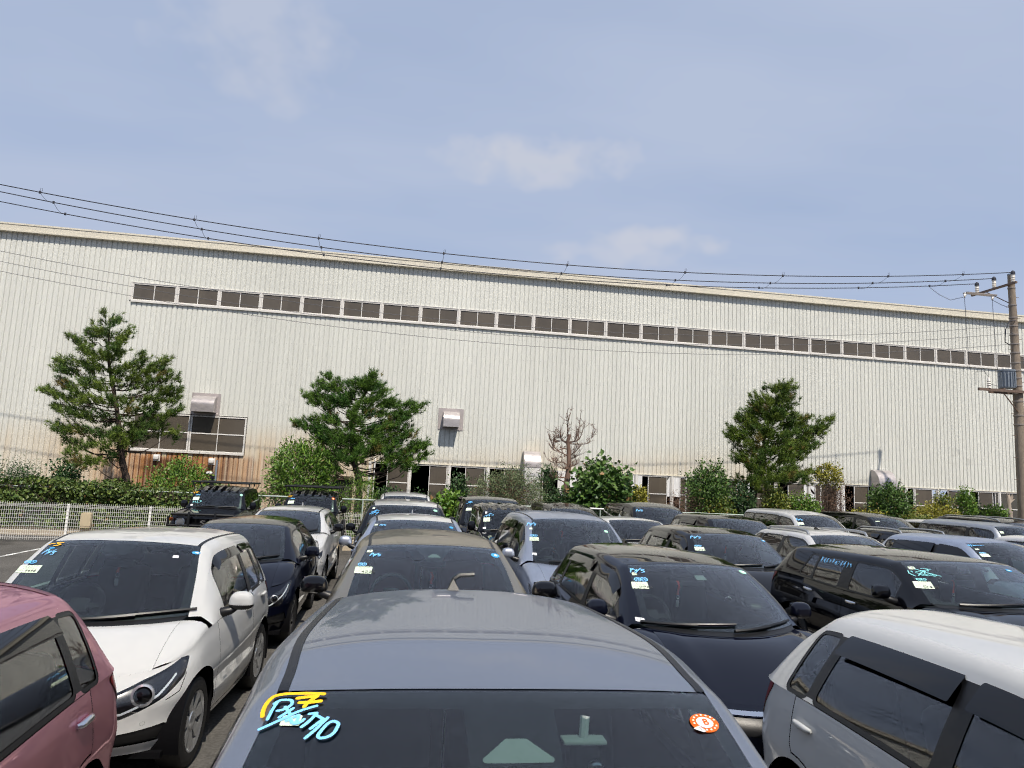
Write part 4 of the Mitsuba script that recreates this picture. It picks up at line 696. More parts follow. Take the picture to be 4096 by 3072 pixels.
class Builder:
    def __init__(s, key, car, x, y, yaw, paint, lod=1, tint='glass_tint'):
        s.k, s.c, s.paint, s.lod = key, car, paint, lod; s.cy, s.sy = math.cos(yaw), math.sin(yaw); s.x, s.y = x, y
        s.g = {0: .05, 1: .08, 2: .13}[lod]; s.tint = tint
        c = car
        # domains: windshield and roof in metres
        s.ws = lambda u, v: c.top(v / .45, u / .6); s.rf = lambda u, v: c.top(2 + v / .85, u / .6); s.bk = lambda u, v: c.top(4 + v / .5, u / .6)
    def world(s, P):
        X = P[:, 0] * s.cy - P[:, 1] * s.sy + s.x; Y = P[:, 0] * s.sy + P[:, 1] * s.cy + s.y; return np.stack([X, Y, P[:, 2] + gz(Y)], 1)
    def emit(s, name, g, bsdf, parent=None, label=None):
        if g is None: return None
        if isinstance(g, list): g = merge(g)
        if g is None: return None
        P, F, N = g; N = np.stack([N[:, 0] * s.cy - N[:, 1] * s.sy, N[:, 0] * s.sy + N[:, 1] * s.cy, N[:, 2]], 1)
        return put(name, (s.world(P), F), bsdf, parent or s.k, normals=N, label=label)
    def mesh(s, name, m, bsdf, parent=None, smooth=40, label=None): return s.emit(name, from_mesh(m, smooth), bsdf, parent, label)
    # maps from side / window domains
    def lowf(s, side, off=0.):
        c = s.c
        def f(u, v):
            P = c.low(u, v / HH, side)
            if off:
                e = 4e-3; n = np.cross(c.low(u + e, v / HH, side) - c.low(u - e, v / HH, side), c.low(u, v / HH + e, side) - c.low(u, v / HH - e, side)); n /= np.maximum(np.linalg.norm(n, axis=1, keepdims=True), 1e-12); n *= side; P = P + n * off
            return P
        return f
    def sidef(s, side, off=0.):
        c = s.c
        def f(u, v):
            P = c.side(u, np.clip(v / SH, 0, 1.2), side)
            if off: P = P + np.array([side * off, 0, off * .35])
            return P
        return f
    def wsoff(s, off):
        c = s.c
        def f(u, v):
            P = s.ws(u, v); e = 3e-3; n = np.cross(s.ws(u + e, v) - s.ws(u - e, v), s.ws(u, v + e) - s.ws(u, v - e)); n /= np.maximum(np.linalg.norm(n, axis=1, keepdims=True), 1e-12); return P + n * off
        return f
    def topoff(s, base, off): 
        def f(u, v):
            P = base(u, v); e = 3e-3; n = np.cross(base(u + e, v) - base(u - e, v), base(u, v + e) - base(u, v - e)); n /= np.maximum(np.linalg.norm(n, axis=1, keepdims=True), 1e-12); return P + n * off
        return f
    def qs(s, S): return float(s.c.q_of_s(S))
    def qx(s, X): return float(s.c.q_of_x(X))
    def v_of_z(s, S, z): q = s.qs(S); a = s.c.low(np.array([q]), np.array([0.]))[0, 2]; b = s.c.low(np.array([q]), np.array([1.]))[0, 2]; return (z - a) / (b - a) * HH
    def arch(s, S, R):
        a = np.linspace(0, 2 * np.pi, 41)[:-1]; return Polygon([(s.qs(S + R * math.cos(t)), s.v_of_z(S + R * math.cos(t), s.c.rt + .01 + R * math.sin(t))) for t in a]).buffer(0)
    def pt(s, p):   # ('x', lateral from centre at the nose, v) / ('s', station, v) / ('r', lateral at the tail, v)
        k, a, v = p
        if k == 'x': return (s.qx(a), v * HH)
        if k == 's': return (s.qs(a), v * HH)
        return (s.c.Q - float(np.interp(a, s.c.px[::-1][:50], (s.c.Q - s.c.q)[::-1][:50])), v * HH)

    def build(s, o):
        c, g, lod = s.c, s.g, s.lod; Q = c.Q; L = c.L; sd = (-1, 1)
        R = c.rt + .055; axr = c.fo + c.wb
        arches = shapely.union_all([s.arch(c.fo, R), s.arch(axr, R)])
        P = lambda pts, r=.02: rnd_poly([s.pt(p) for p in pts], r)
        H = o.get('lamp', [('x', .56 * c.hw, .66), ('x', .60 * c.hw, .90), ('s', .30, .98), ('s', .52, .985), ('s', .34, .78), ('x', .80 * c.hw, .64)])
        lamp = P(H, .015)
        grille = P(o.get('grille', [('x', 0, .60), ('x', 0, .86), ('x', .50 * c.hw, .86), ('x', .52 * c.hw, .66), ('x', .40 * c.hw, .60)]), .01)
        intake = P(o.get('intake', [('x', 0, .10), ('x', 0, .34), ('x', .45 * c.hw, .36), ('x', .55 * c.hw, .12)]), .01)
        fog = P(o.get('fog', [('x', .66 * c.hw, .16), ('x', .66 * c.hw, .36), ('x', .90 * c.hw, .40), ('x', .93 * c.hw, .18)]), .02)
        tail = P(o.get('tail', [('r', .50 * c.hw, .72), ('r', .50 * c.hw, .98), ('s', L - .34, .985), ('s', L - .20, .80), ('s', L - .10, .66)]), .015)
        rect = sbox(0, 0, Q, HH)
        holes = shapely.union_all([arches, lamp, fog, tail] + ([grille, intake] if lod < 2 else [grille]))
        # door seams
        sA, sB, sC, sD = o.get('doors', (c.sc0 + .12, c.sc0 + 1.15, axr - .05, axr + .55))
        doors = []
        if lod < 2:
            d1 = Polygon([(s.qs(sA), .05), (s.qs(sA - .03), .35), (s.qs(sA), .66), (s.qs(sB), .66), (s.qs(sB), .05)])
            d2 = Polygon([(s.qs(sB), .05), (s.qs(sB), .66), (s.qs(sC + .12), .66), (s.qs(sC + .10), .44), (s.qs(sC - .22), .05)])
            doors = [d.intersection(rect).difference(arches.buffer(.03)) for d in (d1, d2)]
        gap = .0035
        seams = [d.exterior.buffer(gap) for d in doors]
        if lod < 2:
            seams += [LineString([(s.qs(c.fo - R - .02), .62 * HH), (s.qs(.36), .66 * HH), (s.qs(.42), .82 * HH)]).buffer(gap), LineString([(s.qs(L - .22), .60 * HH), (s.qs(axr + R + .06), .56 * HH)]).buffer(gap)]
            f_, q_ = s.arch(axr - .1, .1).bounds[0], 0
        body = rect.difference(holes).difference(shapely.union_all(seams)) if seams else rect.difference(holes)
        for d in doors: body = body.difference(d)
        bl = []
        for sx in sd:
            for pg in (body.geoms if hasattr(body, 'geoms') else [body]): bl.append(patch(pg, s.lowf(sx), g, g))
        # side frames around the windows
        v0, v1 = .05 * SH, .80 * SH
        wins = o.get('wins') or [(c.sc0 + .36, sB - .05), (sB + .06, sC - .06), (sC + .02, min(sD, c.src - .02))]
        wpoly = []
        for i, w in enumerate(wins):
            a, b = w[0], w[1]; vt = (w[2] if len(w) > 2 else .80) * SH; vb = (w[3] if len(w) > 3 else .05) * SH; sl = w[4] if len(w) > 4 else (0., 0.)
            wpoly.append(Polygon([(a, vb), (b, vb), (b + sl[1], vt), (a + sl[0], vt)]).buffer(-.03).buffer(.03, quad_segs=4))
        glassU = shapely.union_all(wpoly); dark = shapely.union_all([p.buffer(.022) for p in wpoly] + [sbox(wins[i][1] - .04, wins[i][3] * SH if len(wins[i]) > 3 else v0, wins[i + 1][0] + .04, v1 + .01) for i in range(len(wins) - 1) if o.get('pillar_black', True) and wins[i + 1][0] - wins[i][1] < .22]).difference(glassU)
        sides = sbox(c.sc0 + .004, 0, c.stc - .003, c.VA * SH)
        fr = sides.difference(glassU).difference(dark)
        rail_s = sbox(c.sc0 + .002, 0, c.stc - .002, .30)
        pil = o.get('pillar_s')            # stretch of rail painted black (floating roof)
        for sx in sd:
            for pg in (fr.geoms if hasattr(fr, 'geoms') else [fr]): bl.append(patch(pg, s.sidef(sx), g, .07))
            bl.append(patch(rail_s if not pil else rail_s.difference(sbox(pil[0], -1, pil[1], 1)), lambda u, v, sx=sx: c.rail(u, np.clip(v / .30, 0, 1), sx), g * .8, .075 if lod else .05))
            bl.append(patch(sbox(0.02, 0, 1.2, .3), lambda u, v, sx=sx: c.fender(np.clip(u / 1.2, 0, 1), np.clip(v / .3, 0, 1), sx), g * 1.2, .075))
        # tail panel below and around the rear glass
        rg_ = rrect(-.43, .05, .43, o.get('rg1', .33), .04)
        bl.append(patch(sbox(-c.AA * .6, 0, c.AA * .6, .5).difference(rg_), s.bk, g, g))
        rimP = c.low(np.linspace(c.q_of_s(c.stc), Q, 14), np.ones(14)); tE = c.top(np.full(14, 5.), np.linspace(c.AA, 0, 14)); 
        V = np.vstack([rimP, tE, rimP * [-1, 1, 1], tE * [-1, 1, 1]]); i = np.arange(13); F = np.vstack([np.stack([b + i, b + i + 1, b + i + 15], 1) for b in (0, 28)] + [np.stack([b + i, b + i + 15, b + i + 14], 1) for b in (0, 28)])
        bl.append(from_mesh(trimesh.Trimesh(V, F, process=False), True))
        s.emit('body', bl, s.paint)
        for sx in sd:
            for d in doors: s.emit('door', patch(d.buffer(-gap), s.lowf(sx), g, g), s.paint)
            s.emit('window_trim', [patch(pg, s.sidef(sx, -.002), g, .07) for pg in (dark.geoms if hasattr(dark, 'geoms') else [dark])], 'trim_black')
            for i, p in enumerate(wpoly): s.emit('side_window', patch(p, s.sidef(sx, -.006), g, .1), 'glass_side' if i == 0 and not o.get('front_tint') else s.tint)
        if pil: s.emit('pillar', [patch(rail_s.intersection(sbox(pil[0], -1, pil[1], 1)), lambda u, v, sx=sx: c.rail(u, np.clip(v / .30, 0, 1), sx), g, .075) for sx in sd], 'gloss_black')
        hd = sbox(-.997, 0, .997, 1.)
        s.emit('hood', patch(hd, lambda u, v: c.hood(u, np.clip(v, 0, 1)), .07 if lod < 2 else .14, .06 if lod < 2 else .12), s.paint)
        a = c.AA * .6; dt = o.get('ditch')
        roof = sbox(-a, 0, a, 1.7)
        if o.get('roof_ribs'):
            prof = lambda u, v: s.rf(u, v) + np.array([0, 0, 1.]) * (o['roof_ribs'] * np.clip(np.cos(u / .6 * np.pi * 5.5), 0, 1) ** .6 * np.clip(v * 6, 0, 1) * np.clip((1.7 - v) * 6, 0, 1))[:, None]
        else: prof = s.rf
        if dt:
            for sx in sd: s.emit('roof_moulding', patch(sbox(a - .026 if sx > 0 else -a, 0, a if sx > 0 else -a + .026, 1.7), s.topoff(s.rf, .002), .03, g), 'trim_black')
            roof = sbox(-a + .026, 0, a - .026, 1.7)
        s.emit('roof', patch(roof, prof, g * (.5 if o.get('roof_ribs') else 1), g), o.get('roof_paint', s.paint))
        # windscreen with black border and sensor shroud
        wa, wp0, wp1 = c.AA * .6, .022, 1.985 * .45
        wo = rrect(-wa, wp0, wa, wp1, .02); wi = rrect(-wa + .045, wp0 + o.get('frit_b', .055), wa - .045, wp1 - o.get('frit_t', .04), .05)
        sh_ = o.get('shroud', [(-.13, .93), (.13, .93), (.11, .74), (.06, .70), (-.06, .70), (-.11, .74)])
        if sh_: wi = wi.difference(rnd_poly([(x, y * wp1 / .893) for x, y in sh_], .012))
        w = s.emit('windshield', patch(wo, s.ws, g * 1.3, g * 1.3), 'glass_clear')
        s.W, s.wi, s.wp = w, wi, (wp0, wp1, wa)
        s.emit('border', patch(wo.difference(wi), s.wsoff(-.004), g, g), 'frit', w)
        s.emit('rear_window', patch(rg_, s.topoff(s.bk, -.004), g * 1.5, g * 1.5), s.tint)
        # cowl between bonnet and windscreen
        ua = np.linspace(-1, 1, 17); h1 = c.hood(ua * .985, np.full(17, 1.)) - [0, .012, .004]; w1 = c.top(np.full(17, .05), ua * c.AA) - [0, 0, .004]; i = np.arange(16)
        s.mesh('cowl', trimesh.Trimesh(np.vstack([h1, w1]), np.vstack([np.stack([i, i + 1, i + 18], 1), np.stack([i, i + 18, i + 17], 1)]), process=False), 'trim_black', smooth=True)
        # lamps, grille, bumper openings
        for sx in sd:
            s.lamp(sx, lamp, o); 
            t = s.emit('taillight', patch(tail, s.lowf(sx, .006), .06, .06), 'lens_red')
            if lod == 0: 
                b = tail.bounds; s.emit('reverse_lamp', patch(tail.intersection(sbox(b[0], b[1], b[2], b[1] + (b[3] - b[1]) * .36)).buffer(-.012), s.lowf(sx, .009), .05, .05), 'drl_white', t)
            if lod < 2: s.emit('fog_bezel', patch(fog, s.lowf(sx, -.012), .05, .05), 'trim_black')
        if not o.get('no_grille'): s.emit('grille', [patch(grille, s.lowf(sx, -.01), .06, .05) for sx in sd], 'trim_black')
        if lod < 2:
            s.emit('lower_grille', [patch(intake, s.lowf(sx, -.012), .06, .05) for sx in sd], 'trim_black')
            n0 = c.low(np.array([0.]), np.array([.46]))[0]; m = rbox(.33, .012, .165, .005, 1); m.apply_translation((0, n0[1] - .012, n0[2])); s.mesh('number_plate_holder', m, 'trim_black')
        # dark inner shell, wheel wells, floor
        tub = rect.buffer(-.004).difference(shapely.union_all([s.arch(c.fo, R - .012), s.arch(axr, R - .012)]))
        s.emit('inner_shell', [patch(tub, s.lowf(sx, -.035), .16, .13) for sx in sd] + [from_mesh(B(-c.hw * .86, c.hw * .86, .25, L - .25, c.zs - .02, c.zs + .02), False), from_mesh(B(-c.hw * .8, c.hw * .8, c.sc0 + .1, c.sc0 + .14, c.zs, c.zc0 - .12), False)], 'dark_inside')
        for S in (c.fo, axr):
            t = np.linspace(-.35, np.pi + .35, 22); ring = np.c_[S + R * np.cos(t), c.rt + .01 + R * np.sin(t)]
            for sx in sd:
                A = np.c_[np.full(22, sx * c.hw * .965), ring]; B_ = np.c_[np.full(22, sx * c.hw * .60), ring]; i = np.arange(21)
                s.emit('wheel_well', from_mesh(trimesh.Trimesh(np.vstack([A, B_]), np.vstack([np.stack([i, i + 1, i + 23], 1), np.stack([i, i + 23, i + 22], 1)]), process=False), True), 'dark_inside')
        for S in (c.fo, axr):
            for sx in sd: s.wheel(S, sx, o)
        s.interior(o)
        if o.get('mirrors', True):
            for sx in sd: s.mirror(sx, o)
        s.wipers(o)
        if lod < 2:
            for sx in sd:
                for i, S in enumerate((sB - .17, sC - .02)): s.handle(S, sx, o)
        if o.get('visor') or o.get('visors'): s.visors(wins, o)
        if o.get('fin'): s.fin(o['fin'], o.get('fin_bsdf', s.paint))
        if o.get('chrome_bar'):
            for sx in sd: s.emit('chrome_trim', patch(strokes([[s.pt(p) for p in o['chrome_bar']]], .035), s.lowf(sx, .006), .05, .03), 'chrome')
        if o.get('rails'): s.roof_rails()
        if o.get('spoiler'): s.spoiler(o['spoiler'])
    def lamp(s, sx, poly, o):
        lod = s.lod
        if poly.is_empty: return
        h = s.emit('headlight', patch(poly, s.lowf(sx, -.030 if lod < 2 else -.004), .05, .05), o.get('lamp_bsdf', 'lamp_dark') if lod < 2 else 'lamp_inner')
        if lod < 2:
            edge = poly.exterior; n = 60; pts = [edge.interpolate(i / n, normalized=True) for i in range(n + 1)]; u = np.array([p.x for p in pts]); v = np.array([p.y for p in pts]); a = s.lowf(sx)(u, v); b = s.lowf(sx, -.030)(u, v); i = np.arange(n)
            s.mesh('rim', trimesh.Trimesh(np.vstack([a, b]), np.vstack([np.stack([i, i + 1, i + n + 2], 1), np.stack([i, i + n + 2, i + n + 1], 1)]), process=False), 'lamp_dark', h, True)
            cx, cy = poly.centroid.x, poly.centroid.y; d = o.get('proj', (0., 0., .042)); q = s.lowf(sx, -.012)(np.array([cx + d[0]]), np.array([cy + d[1]]))[0]
            nrm = s.lowf(sx, .1)(np.array([cx + d[0]]), np.array([cy + d[1]]))[0] - s.lowf(sx)(np.array([cx + d[0]]), np.array([cy + d[1]]))[0]; nrm = unit(nrm * [.35, 1, .25]); r = d[2]
            T = trimesh.geometry.align_vectors([0, 0, 1], nrm); 
            m = lathe([(r * 1.28, -.03), (r * 1.3, .012), (r * 1.05, .016), (r * 1.02, -.005)], 28); m.apply_transform(T); m.apply_translation(q); s.mesh('reflector_ring', m, 'lamp_inner', h)
            m = lathe([(r, -.005), (r * .93, .010), (r * .7, .022), (r * .35, .030), (0.0005, .032)], 24); m.apply_transform(T); m.apply_translation(q); s.mesh('projector', m, 'gloss_black' if not o.get('halogen') else 'lamp_inner', h)
            drl = o.get('drl')
            if drl: s.emit('light_guide', patch(strokes([[s.pt(p) for p in l] for l in drl[0]], drl[1]).intersection(poly.buffer(-.006)), s.lowf(sx, -.016), .03, .02), 'drl_white', h)
            if o.get('halogen'): s.emit('reflector', patch(poly.buffer(-.03), s.lowf(sx, -.024), .05, .05), 'lamp_inner', h); 
            if o.get('amber'): s.emit('indicator', patch(Point(*s.pt(o['amber'])).buffer(.03).intersection(poly), s.lowf(sx, -.014), .03, .03), 'lens_amber', h)
            s.emit('lens', patch(poly, s.lowf(sx, .001), .05, .05), 'lens_clear', h)
    def wheel(s, S, sx, o):
        c, r = s.c, s.c.rt; w = .19 if r > .29 else .16; rr = r * o.get('rim_r', .66)
        k = s.emit('wheel', None, '') or key_of('wheel', s.k)
        xo = sx * (c.hw - .035); n = 40 if s.lod == 0 else 24
        def pl(m):
            m.apply_transform(trimesh.transformations.rotation_matrix(sx * np.pi / 2, (0, 1, 0))); m.apply_translation((xo, S, r)); return m
        prof = [(rr, -w + .01), (r - .02, -w), (r, -w + .03), (r, -.035), (r - .012, -.012), (r - .045, .002), (rr + .012, -.004), (rr, -.012)]
        s.mesh('tyre', pl(lathe(prof, n)), 'rubber', k, 35)
        rim = o.get('rim', 'rim_silver'); ns = o.get('spokes', 5)
        s.mesh('rim', pl(lathe([(rr, -w + .02), (rr - .012, -.06), (rr - .014, -.020), (rr + .004, -.006), (rr + .003, -.014)], n)), rim, k, 35)
        if s.lod < 2:
            sp = [lathe([(.0, -.012), (.03, -.012), (.062, -.022), (.07, -.035), (.0, -.035)], 20)]
            for i in range(ns):
                for da in ((-.13, .13) if o.get('twin', True) else (0,)):
                    a = i * 2 * np.pi / ns; p0, p1 = .05, rr - .004; wd = .020 if o.get('twin', True) else .036
                    V = np.array([[p0, -wd, -.030], [p0, wd, -.030], [p1, wd * 1.15, -.016], [p1, -wd * 1.15, -.016], [p0, -wd, -.06], [p0, wd, -.06], [p1, wd, -.05], [p1, -wd, -.05]]); m = trimesh.convex.convex_hull(V); m.apply_transform(trimesh.transformations.rotation_matrix(a + da, (0, 0, 1))); sp.append(m)
            s.mesh('spokes', pl(cat(sp)), rim, k, 30)
        s.mesh('brake_disc', pl(lathe([(0, -.07), (rr * .8, -.07), (rr * .8, -.085), (0, -.085)], 24)), 'dark_inside', k, 35)
    def interior(s, o):
        c, lod = s.c, s.lod; hw = c.hw - .12; zb = c.zc0
        # dashboard
        ua = np.linspace(-1, 1, 15); rows = []
        for t, dz in ((0., -.02), (.25, -.035), (.55, -.04), (.8, -.055), (1., -.11), (1.02, -.30)):
            b = c.top(np.full(15, .06), ua * .93); b[:, 0] = ua * (c.xc0 - .035); b[:, 1] = b[:, 1] + t * .52 * (1 - .25 * ua ** 2); b[:, 2] = np.minimum(b[:, 2], zb) + dz + .03 * np.exp(-((b[:, 0] + .36) / .17) ** 2) * (t > .4) * (t < 1.01)
            rows.append(b)
        V = np.vstack(rows); i, j = np.meshgrid(np.arange(5), np.arange(14), indexing='ij'); q = (i * 15 + j).ravel(); s.mesh('dashboard', trimesh.Trimesh(V, np.vstack([np.stack([q, q + 1, q + 16], 1), np.stack([q, q + 16, q + 15], 1)]), process=False), 'dash_dark', smooth=45)
        yd = c.sc0 + .50
        # steering wheel on the right-hand side of the car
        a = np.linspace(0, 2 * np.pi, 33); ring = tube(np.c_[.185 * np.cos(a), .185 * np.sin(a), 0 * a], .016, 8, cap=False); hub = rbox(.15, .12, .05, .02, 2); sp = [B(-.17, .17, -.02, .02, -.008, .008)]
        m = cat([ring, hub] + sp); m.apply_transform(trimesh.transformations.rotation_matrix(math.radians(66), (1, 0, 0))); m.apply_translation((-.36, yd + .08, zb - .045)); s.mesh('steering_wheel', m, 'dash_dark')
        # seats
        zf = zb - .42
        for row, (ys, xs) in enumerate((((yd + .62), (-.36, .36)), ((yd + 1.45), (-.38, .38)))):
            for x in xs:
                back = rbox(.46, .15, .60, .07, 3); back.apply_transform(trimesh.transformations.rotation_matrix(-.28, (1, 0, 0))); back.apply_translation((x, ys + .28, zf + .32)); cu = rbox(.47, .5, .16, .07, 2); cu.apply_translation((x, ys - .02, zf))
                k = s.mesh('seat', cat([back, cu]), o.get('seat', 'cloth_dark'), smooth=50)
                hr = rbox(.25, .10, .19, .045, 3); hr.apply_transform(trimesh.transformations.rotation_matrix(-.2, (1, 0, 0))); hr.apply_translation((x, ys + .40, min(zf + .72, c.zmr - .17))); s.mesh('headrest', hr, o.get('seat', 'cloth_dark'), k, 50)
        # headliner, pillar trims, inner sides
        s.emit('headliner', patch(sbox(-.5, .04, .5, 1.66), s.topoff(s.rf, -.05), .16, .16), 'headliner')
        for sx in (-1, 1):
            def f(u, v, sx=sx):
                P = c.rail(u, np.clip(v / .3, 0, 1), sx); return P - np.stack([sx * np.full(len(u), .028), np.full(len(u), -.012), np.full(len(u), .022)], 1)
            s.emit('pillar_trim', patch(sbox(c.sc0 + .12, .0, c.src, .30), f, .12, .1), o.get('trim', 'pillar_trim'))
        if lod < 2 and o.get('rear_mirror', True):
            p = c.top(np.array([1.62]), np.array([0.]))[0]; m = rbox(.24, .04, .065, .018, 3); m.apply_translation((0, p[1] + .12, p[2] - .10)); s.mesh('rear_view_mirror', m, 'dash_dark')
    def mirror(s, sx, o):
        c = s.c; mb = o.get('mirror', s.paint); mw, md, mh = o.get('mirror_size', (.19, .13, .145)); px, ps, pz = c.hw + .075, c.sc0 + o.get('mirror_s', .30), c.zc0 + o.get('mirror_z', .075)
        m = trimesh.creation.icosphere(subdivisions=4 if s.lod == 0 else 3); v = np.array(m.vertices); v = np.sign(v) * np.abs(v) ** .72; v /= np.abs(v).max(0)
        v[:, 1] = np.where(v[:, 1] > 0, v[:, 1] * .32, v[:, 1]); v[:, 0] *= 1 - .14 * v[:, 2] * (1 if o.get('mirror_taper', True) else 0); v[:, 2] -= .22 * v[:, 0] * sx * (v[:, 2] < 0) * 0
        f = np.array(m.faces); cz = v[f].mean(1)[:, 2]; cap = cz > -.38 if o.get('mirror_two') else cz > -9
        v2 = v * [mw / 2, md * .62, mh / 2] + [sx * px, ps, pz]
        k = s.emit('mirror', from_mesh(trimesh.Trimesh(v2, f[cap], process=False), True), mb)
        if (~cap).any(): s.emit('base_shell', from_mesh(trimesh.Trimesh(v2, f[~cap], process=False), True), 'trim_black', k)
        g_ = rbox(mw * .84, .006, mh * .78, .003, 2); g_.apply_translation((sx * px, ps + md * .2 + .004, pz)); s.mesh('glass', g_, 'mirror_glass', k)
        s.mesh('arm', cat([tube([(sx * c.hw * .90, ps - .05, pz - .10), (sx * (c.hw + .0), ps - .03, pz - .075), (sx * (px - .03), ps, pz - .045)], [.042, .034, .028], 8)]), 'trim_black', k, True)
    def wipers(s, o):
        c = s.c; f = s.wsoff(.016); 
        for a0, b0, a1, b1 in o.get('wiper', ((-.40, .012, .12, .075), (.12, .012, .50, .085))):
            t = np.linspace(0, 1, 10); P = f(a0 + (a1 - a0) * t, b0 + (b1 - b0) * t + .012 * np.sin(np.pi * t)); k = s.emit('wiper', from_mesh(tube(P, .011, 5), 40), 'trim_black')
            if s.lod < 2: P = f(a0 + (a1 - a0) * t * .55, b0 + (b1 - b0) * t * .5 - .006); s.emit('arm', from_mesh(tube(P + [0, 0, .012], np.linspace(.014, .008, 10), 5), 40), 'trim_black', k)
    def handle(s, S, sx, o):
        f = s.lowf(sx); q = s.qs(S); v = o.get('handle_v', .86) * HH; P0 = s.lowf(sx, .022)(np.array([q - .085, q - .05, q + .05, q + .085]), np.full(4, v)); P0[0] -= [sx * .014, 0, 0]; P0[3] -= [sx * .014, 0, 0]; t = np.linspace(0, 1, 9); cs = PchipInterpolator([0, .25, .75, 1], P0)
        k = s.emit('door_handle', from_mesh(tube(cs(t), [.010, .014, .017, .018, .018, .018, .017, .014, .010], 10), 50), o.get('handle', s.paint))
        s.emit('recess', patch(Point(q - .01, v).buffer(.05).intersection(sbox(q - .06, v - .032, q + .05, v + .032)).buffer(-.008).buffer(.008), s.lowf(sx, .0015), .03, .03), 'gloss_black' if 'white' not in s.paint and 'pearl' not in s.paint and 'pink' not in s.paint else s.paint, k)
    def visors(s, wins, o):
        b = o.get('visor_bsdf', 'visor_smoke')
        for sx in (-1, 1):
            for w in wins[:o.get('visor', 2)]:
                a, e = w[0] + (.06 if w is wins[0] else 0), w[1]; vt = (w[2] if len(w) > 2 else .80) + .06; sl = w[4] if len(w) > 4 else (0., 0.); h = o.get('visor_h', .20)
                pg = Polygon([(a + sl[0], vt * SH), (e + sl[1] + .012, vt * SH), (e + sl[1] + .012, (vt - h) * SH), (a + sl[0], (vt - h) * SH)]).buffer(-.01).buffer(.01)
                def f(u, v, sx=sx, vt=vt, h=h): 
                    t = np.clip((vt * SH - v) / (h * SH), 0, 1); P = s.c.side(u, v / SH, sx); return P + np.stack([sx * (.004 + .030 * t ** .7), 0 * t, .006 * t], 1)
                s.emit('window_visor', patch(pg, f, s.g, .02), b)
    def fin(s, p, bsdf):
        P = s.c.top(np.array([p]), np.array([0.]))[0]; V = np.array([[0, -.10, 0], [.018, .05, 0], [-.018, .05, 0], [.012, .09, 0], [-.012, .09, 0], [.004, .075, .062], [-.004, .075, .062], [.004, .05, .05], [-.004, .05, .05]]) * [1, 1, 1]; m = trimesh.convex.convex_hull(V); m.apply_translation(P - [0, 0, .004]); s.mesh('antenna_fin', m, bsdf, smooth=20)
    def roof_rails(s):
        c = s.c
        for sx in (-1, 1):
            p = np.linspace(2.18, 3.9, 26); t = np.linspace(0, 1, 26); P = c.top(p, np.full(26, sx * .86)); P[:, 2] += .05 * np.clip(np.sin(np.pi * t) * 4, 0, 1); s.emit('roof_rail', from_mesh(tube(P, .017 + .006 * np.clip(np.sin(np.pi * t) * 4, 0, 1), 8), 50), 'rim_silver')
    def spoiler(s, ln):
        c = s.c; a = np.linspace(-.93, .93, 21); top0 = c.top(np.full(21, 3.9), a); e = c.top(np.full(21, 4.), a); end = e + np.array([0, ln, -.035]) + np.c_[np.zeros(21), -.05 * np.abs(a) ** 4, -.02 * a ** 2]; bot = e + np.array([0, ln * .35, -.075])
        top0[:, 2] += .003; mid = (top0 + end) / 2 + [0, 0, .018]; lip = end - [0, 0.004, .016]
        R_ = [top0, mid, end, lip, bot]; V = np.vstack(R_); i, j = np.meshgrid(np.arange(4), np.arange(20), indexing='ij'); q = (i * 21 + j).ravel(); F = [np.stack([q, q + 1, q + 22], 1), np.stack([q, q + 22, q + 21], 1)]
        for e_ in (0, 20): ix = np.arange(5) * 21 + e_; F.append(np.array([[ix[0], ix[1], ix[4]], [ix[1], ix[2], ix[3]], [ix[1], ix[3], ix[4]]]))
        s.mesh('rear_spoiler', trimesh.Trimesh(V, np.vstack(F), process=False), s.paint, smooth=35)
    # ---- things stuck on the glass: windscreen coordinates in metres, u to the left of the car (right in view), v upwards from the cowl
    def paper(s, u, v, w, h, bsdf='paper', lines=(), name='sticker', rot=0., rnd=.004, off=.003):
        pg = shapely.affinity.rotate(rrect(u, v, u + w, v + h, rnd), rot, origin=(u, v)); k = s.emit(name, patch(pg, s.wsoff(off), .06, .06), bsdf, s.W)
        for txt, tu, tv, th, ink in lines: s.text(txt, u + tu, v + tv, th, ink, k if k.count('__') < 2 else s.W, rot, (u, v), off + .002)
        return k
    def text(s, txt, u, v, h, ink, parent, rot=0., org=(0, 0), off=.005, name='lettering'):
        m = meshkit.text_mesh(txt, h, .001, bold=h > .012); V = np.array(m.vertices)[:, :2] + [u, v]; r = math.radians(rot); d = V - org; V = np.c_[d[:, 0] * math.cos(r) - d[:, 1] * math.sin(r), d[:, 0] * math.sin(r) + d[:, 1] * math.cos(r)] + org
        P = s.wsoff(off)(V[:, 0], V[:, 1]); s.emit(name, from_mesh(trimesh.Trimesh(P, m.faces, process=False), False), ink, parent)
    def scribble(s, lines, u, v, sc, w, bsdf, rot=0., off=.006, fn=None, parent=None, name='marker_writing'):
        r = math.radians(rot); L = []
        for l in lines:
            a = np.array(l, float)
            if len(a) > 3: t = np.r_[0, np.cumsum(np.hypot(*np.diff(a, axis=0).T))]; a = PchipInterpolator(t, a)(np.linspace(0, t[-1], len(a) * 4))
            a = a * sc; L.append(np.c_[a[:, 0] * math.cos(r) - a[:, 1] * math.sin(r) + u, a[:, 0] * math.sin(r) + a[:, 1] * math.cos(r) + v])
        pg = strokes(L, w)
        s.emit(name, [patch(p, fn or s.wsoff(off), .05, .05) for p in (pg.geoms if hasattr(pg, 'geoms') else [pg])], bsdf, parent or s.W)
    def ring(s, u, v, ru, rv, bsdf, w=.006): s.scribble([[(ru * math.cos(t), rv * math.sin(t)) for t in np.linspace(.3, 2 * np.pi + .1, 14)], [(-ru * .4, 0), (ru * .1, rv * .35), (ru * .3, -rv * .2)]], u, v, 1, w, bsdf)
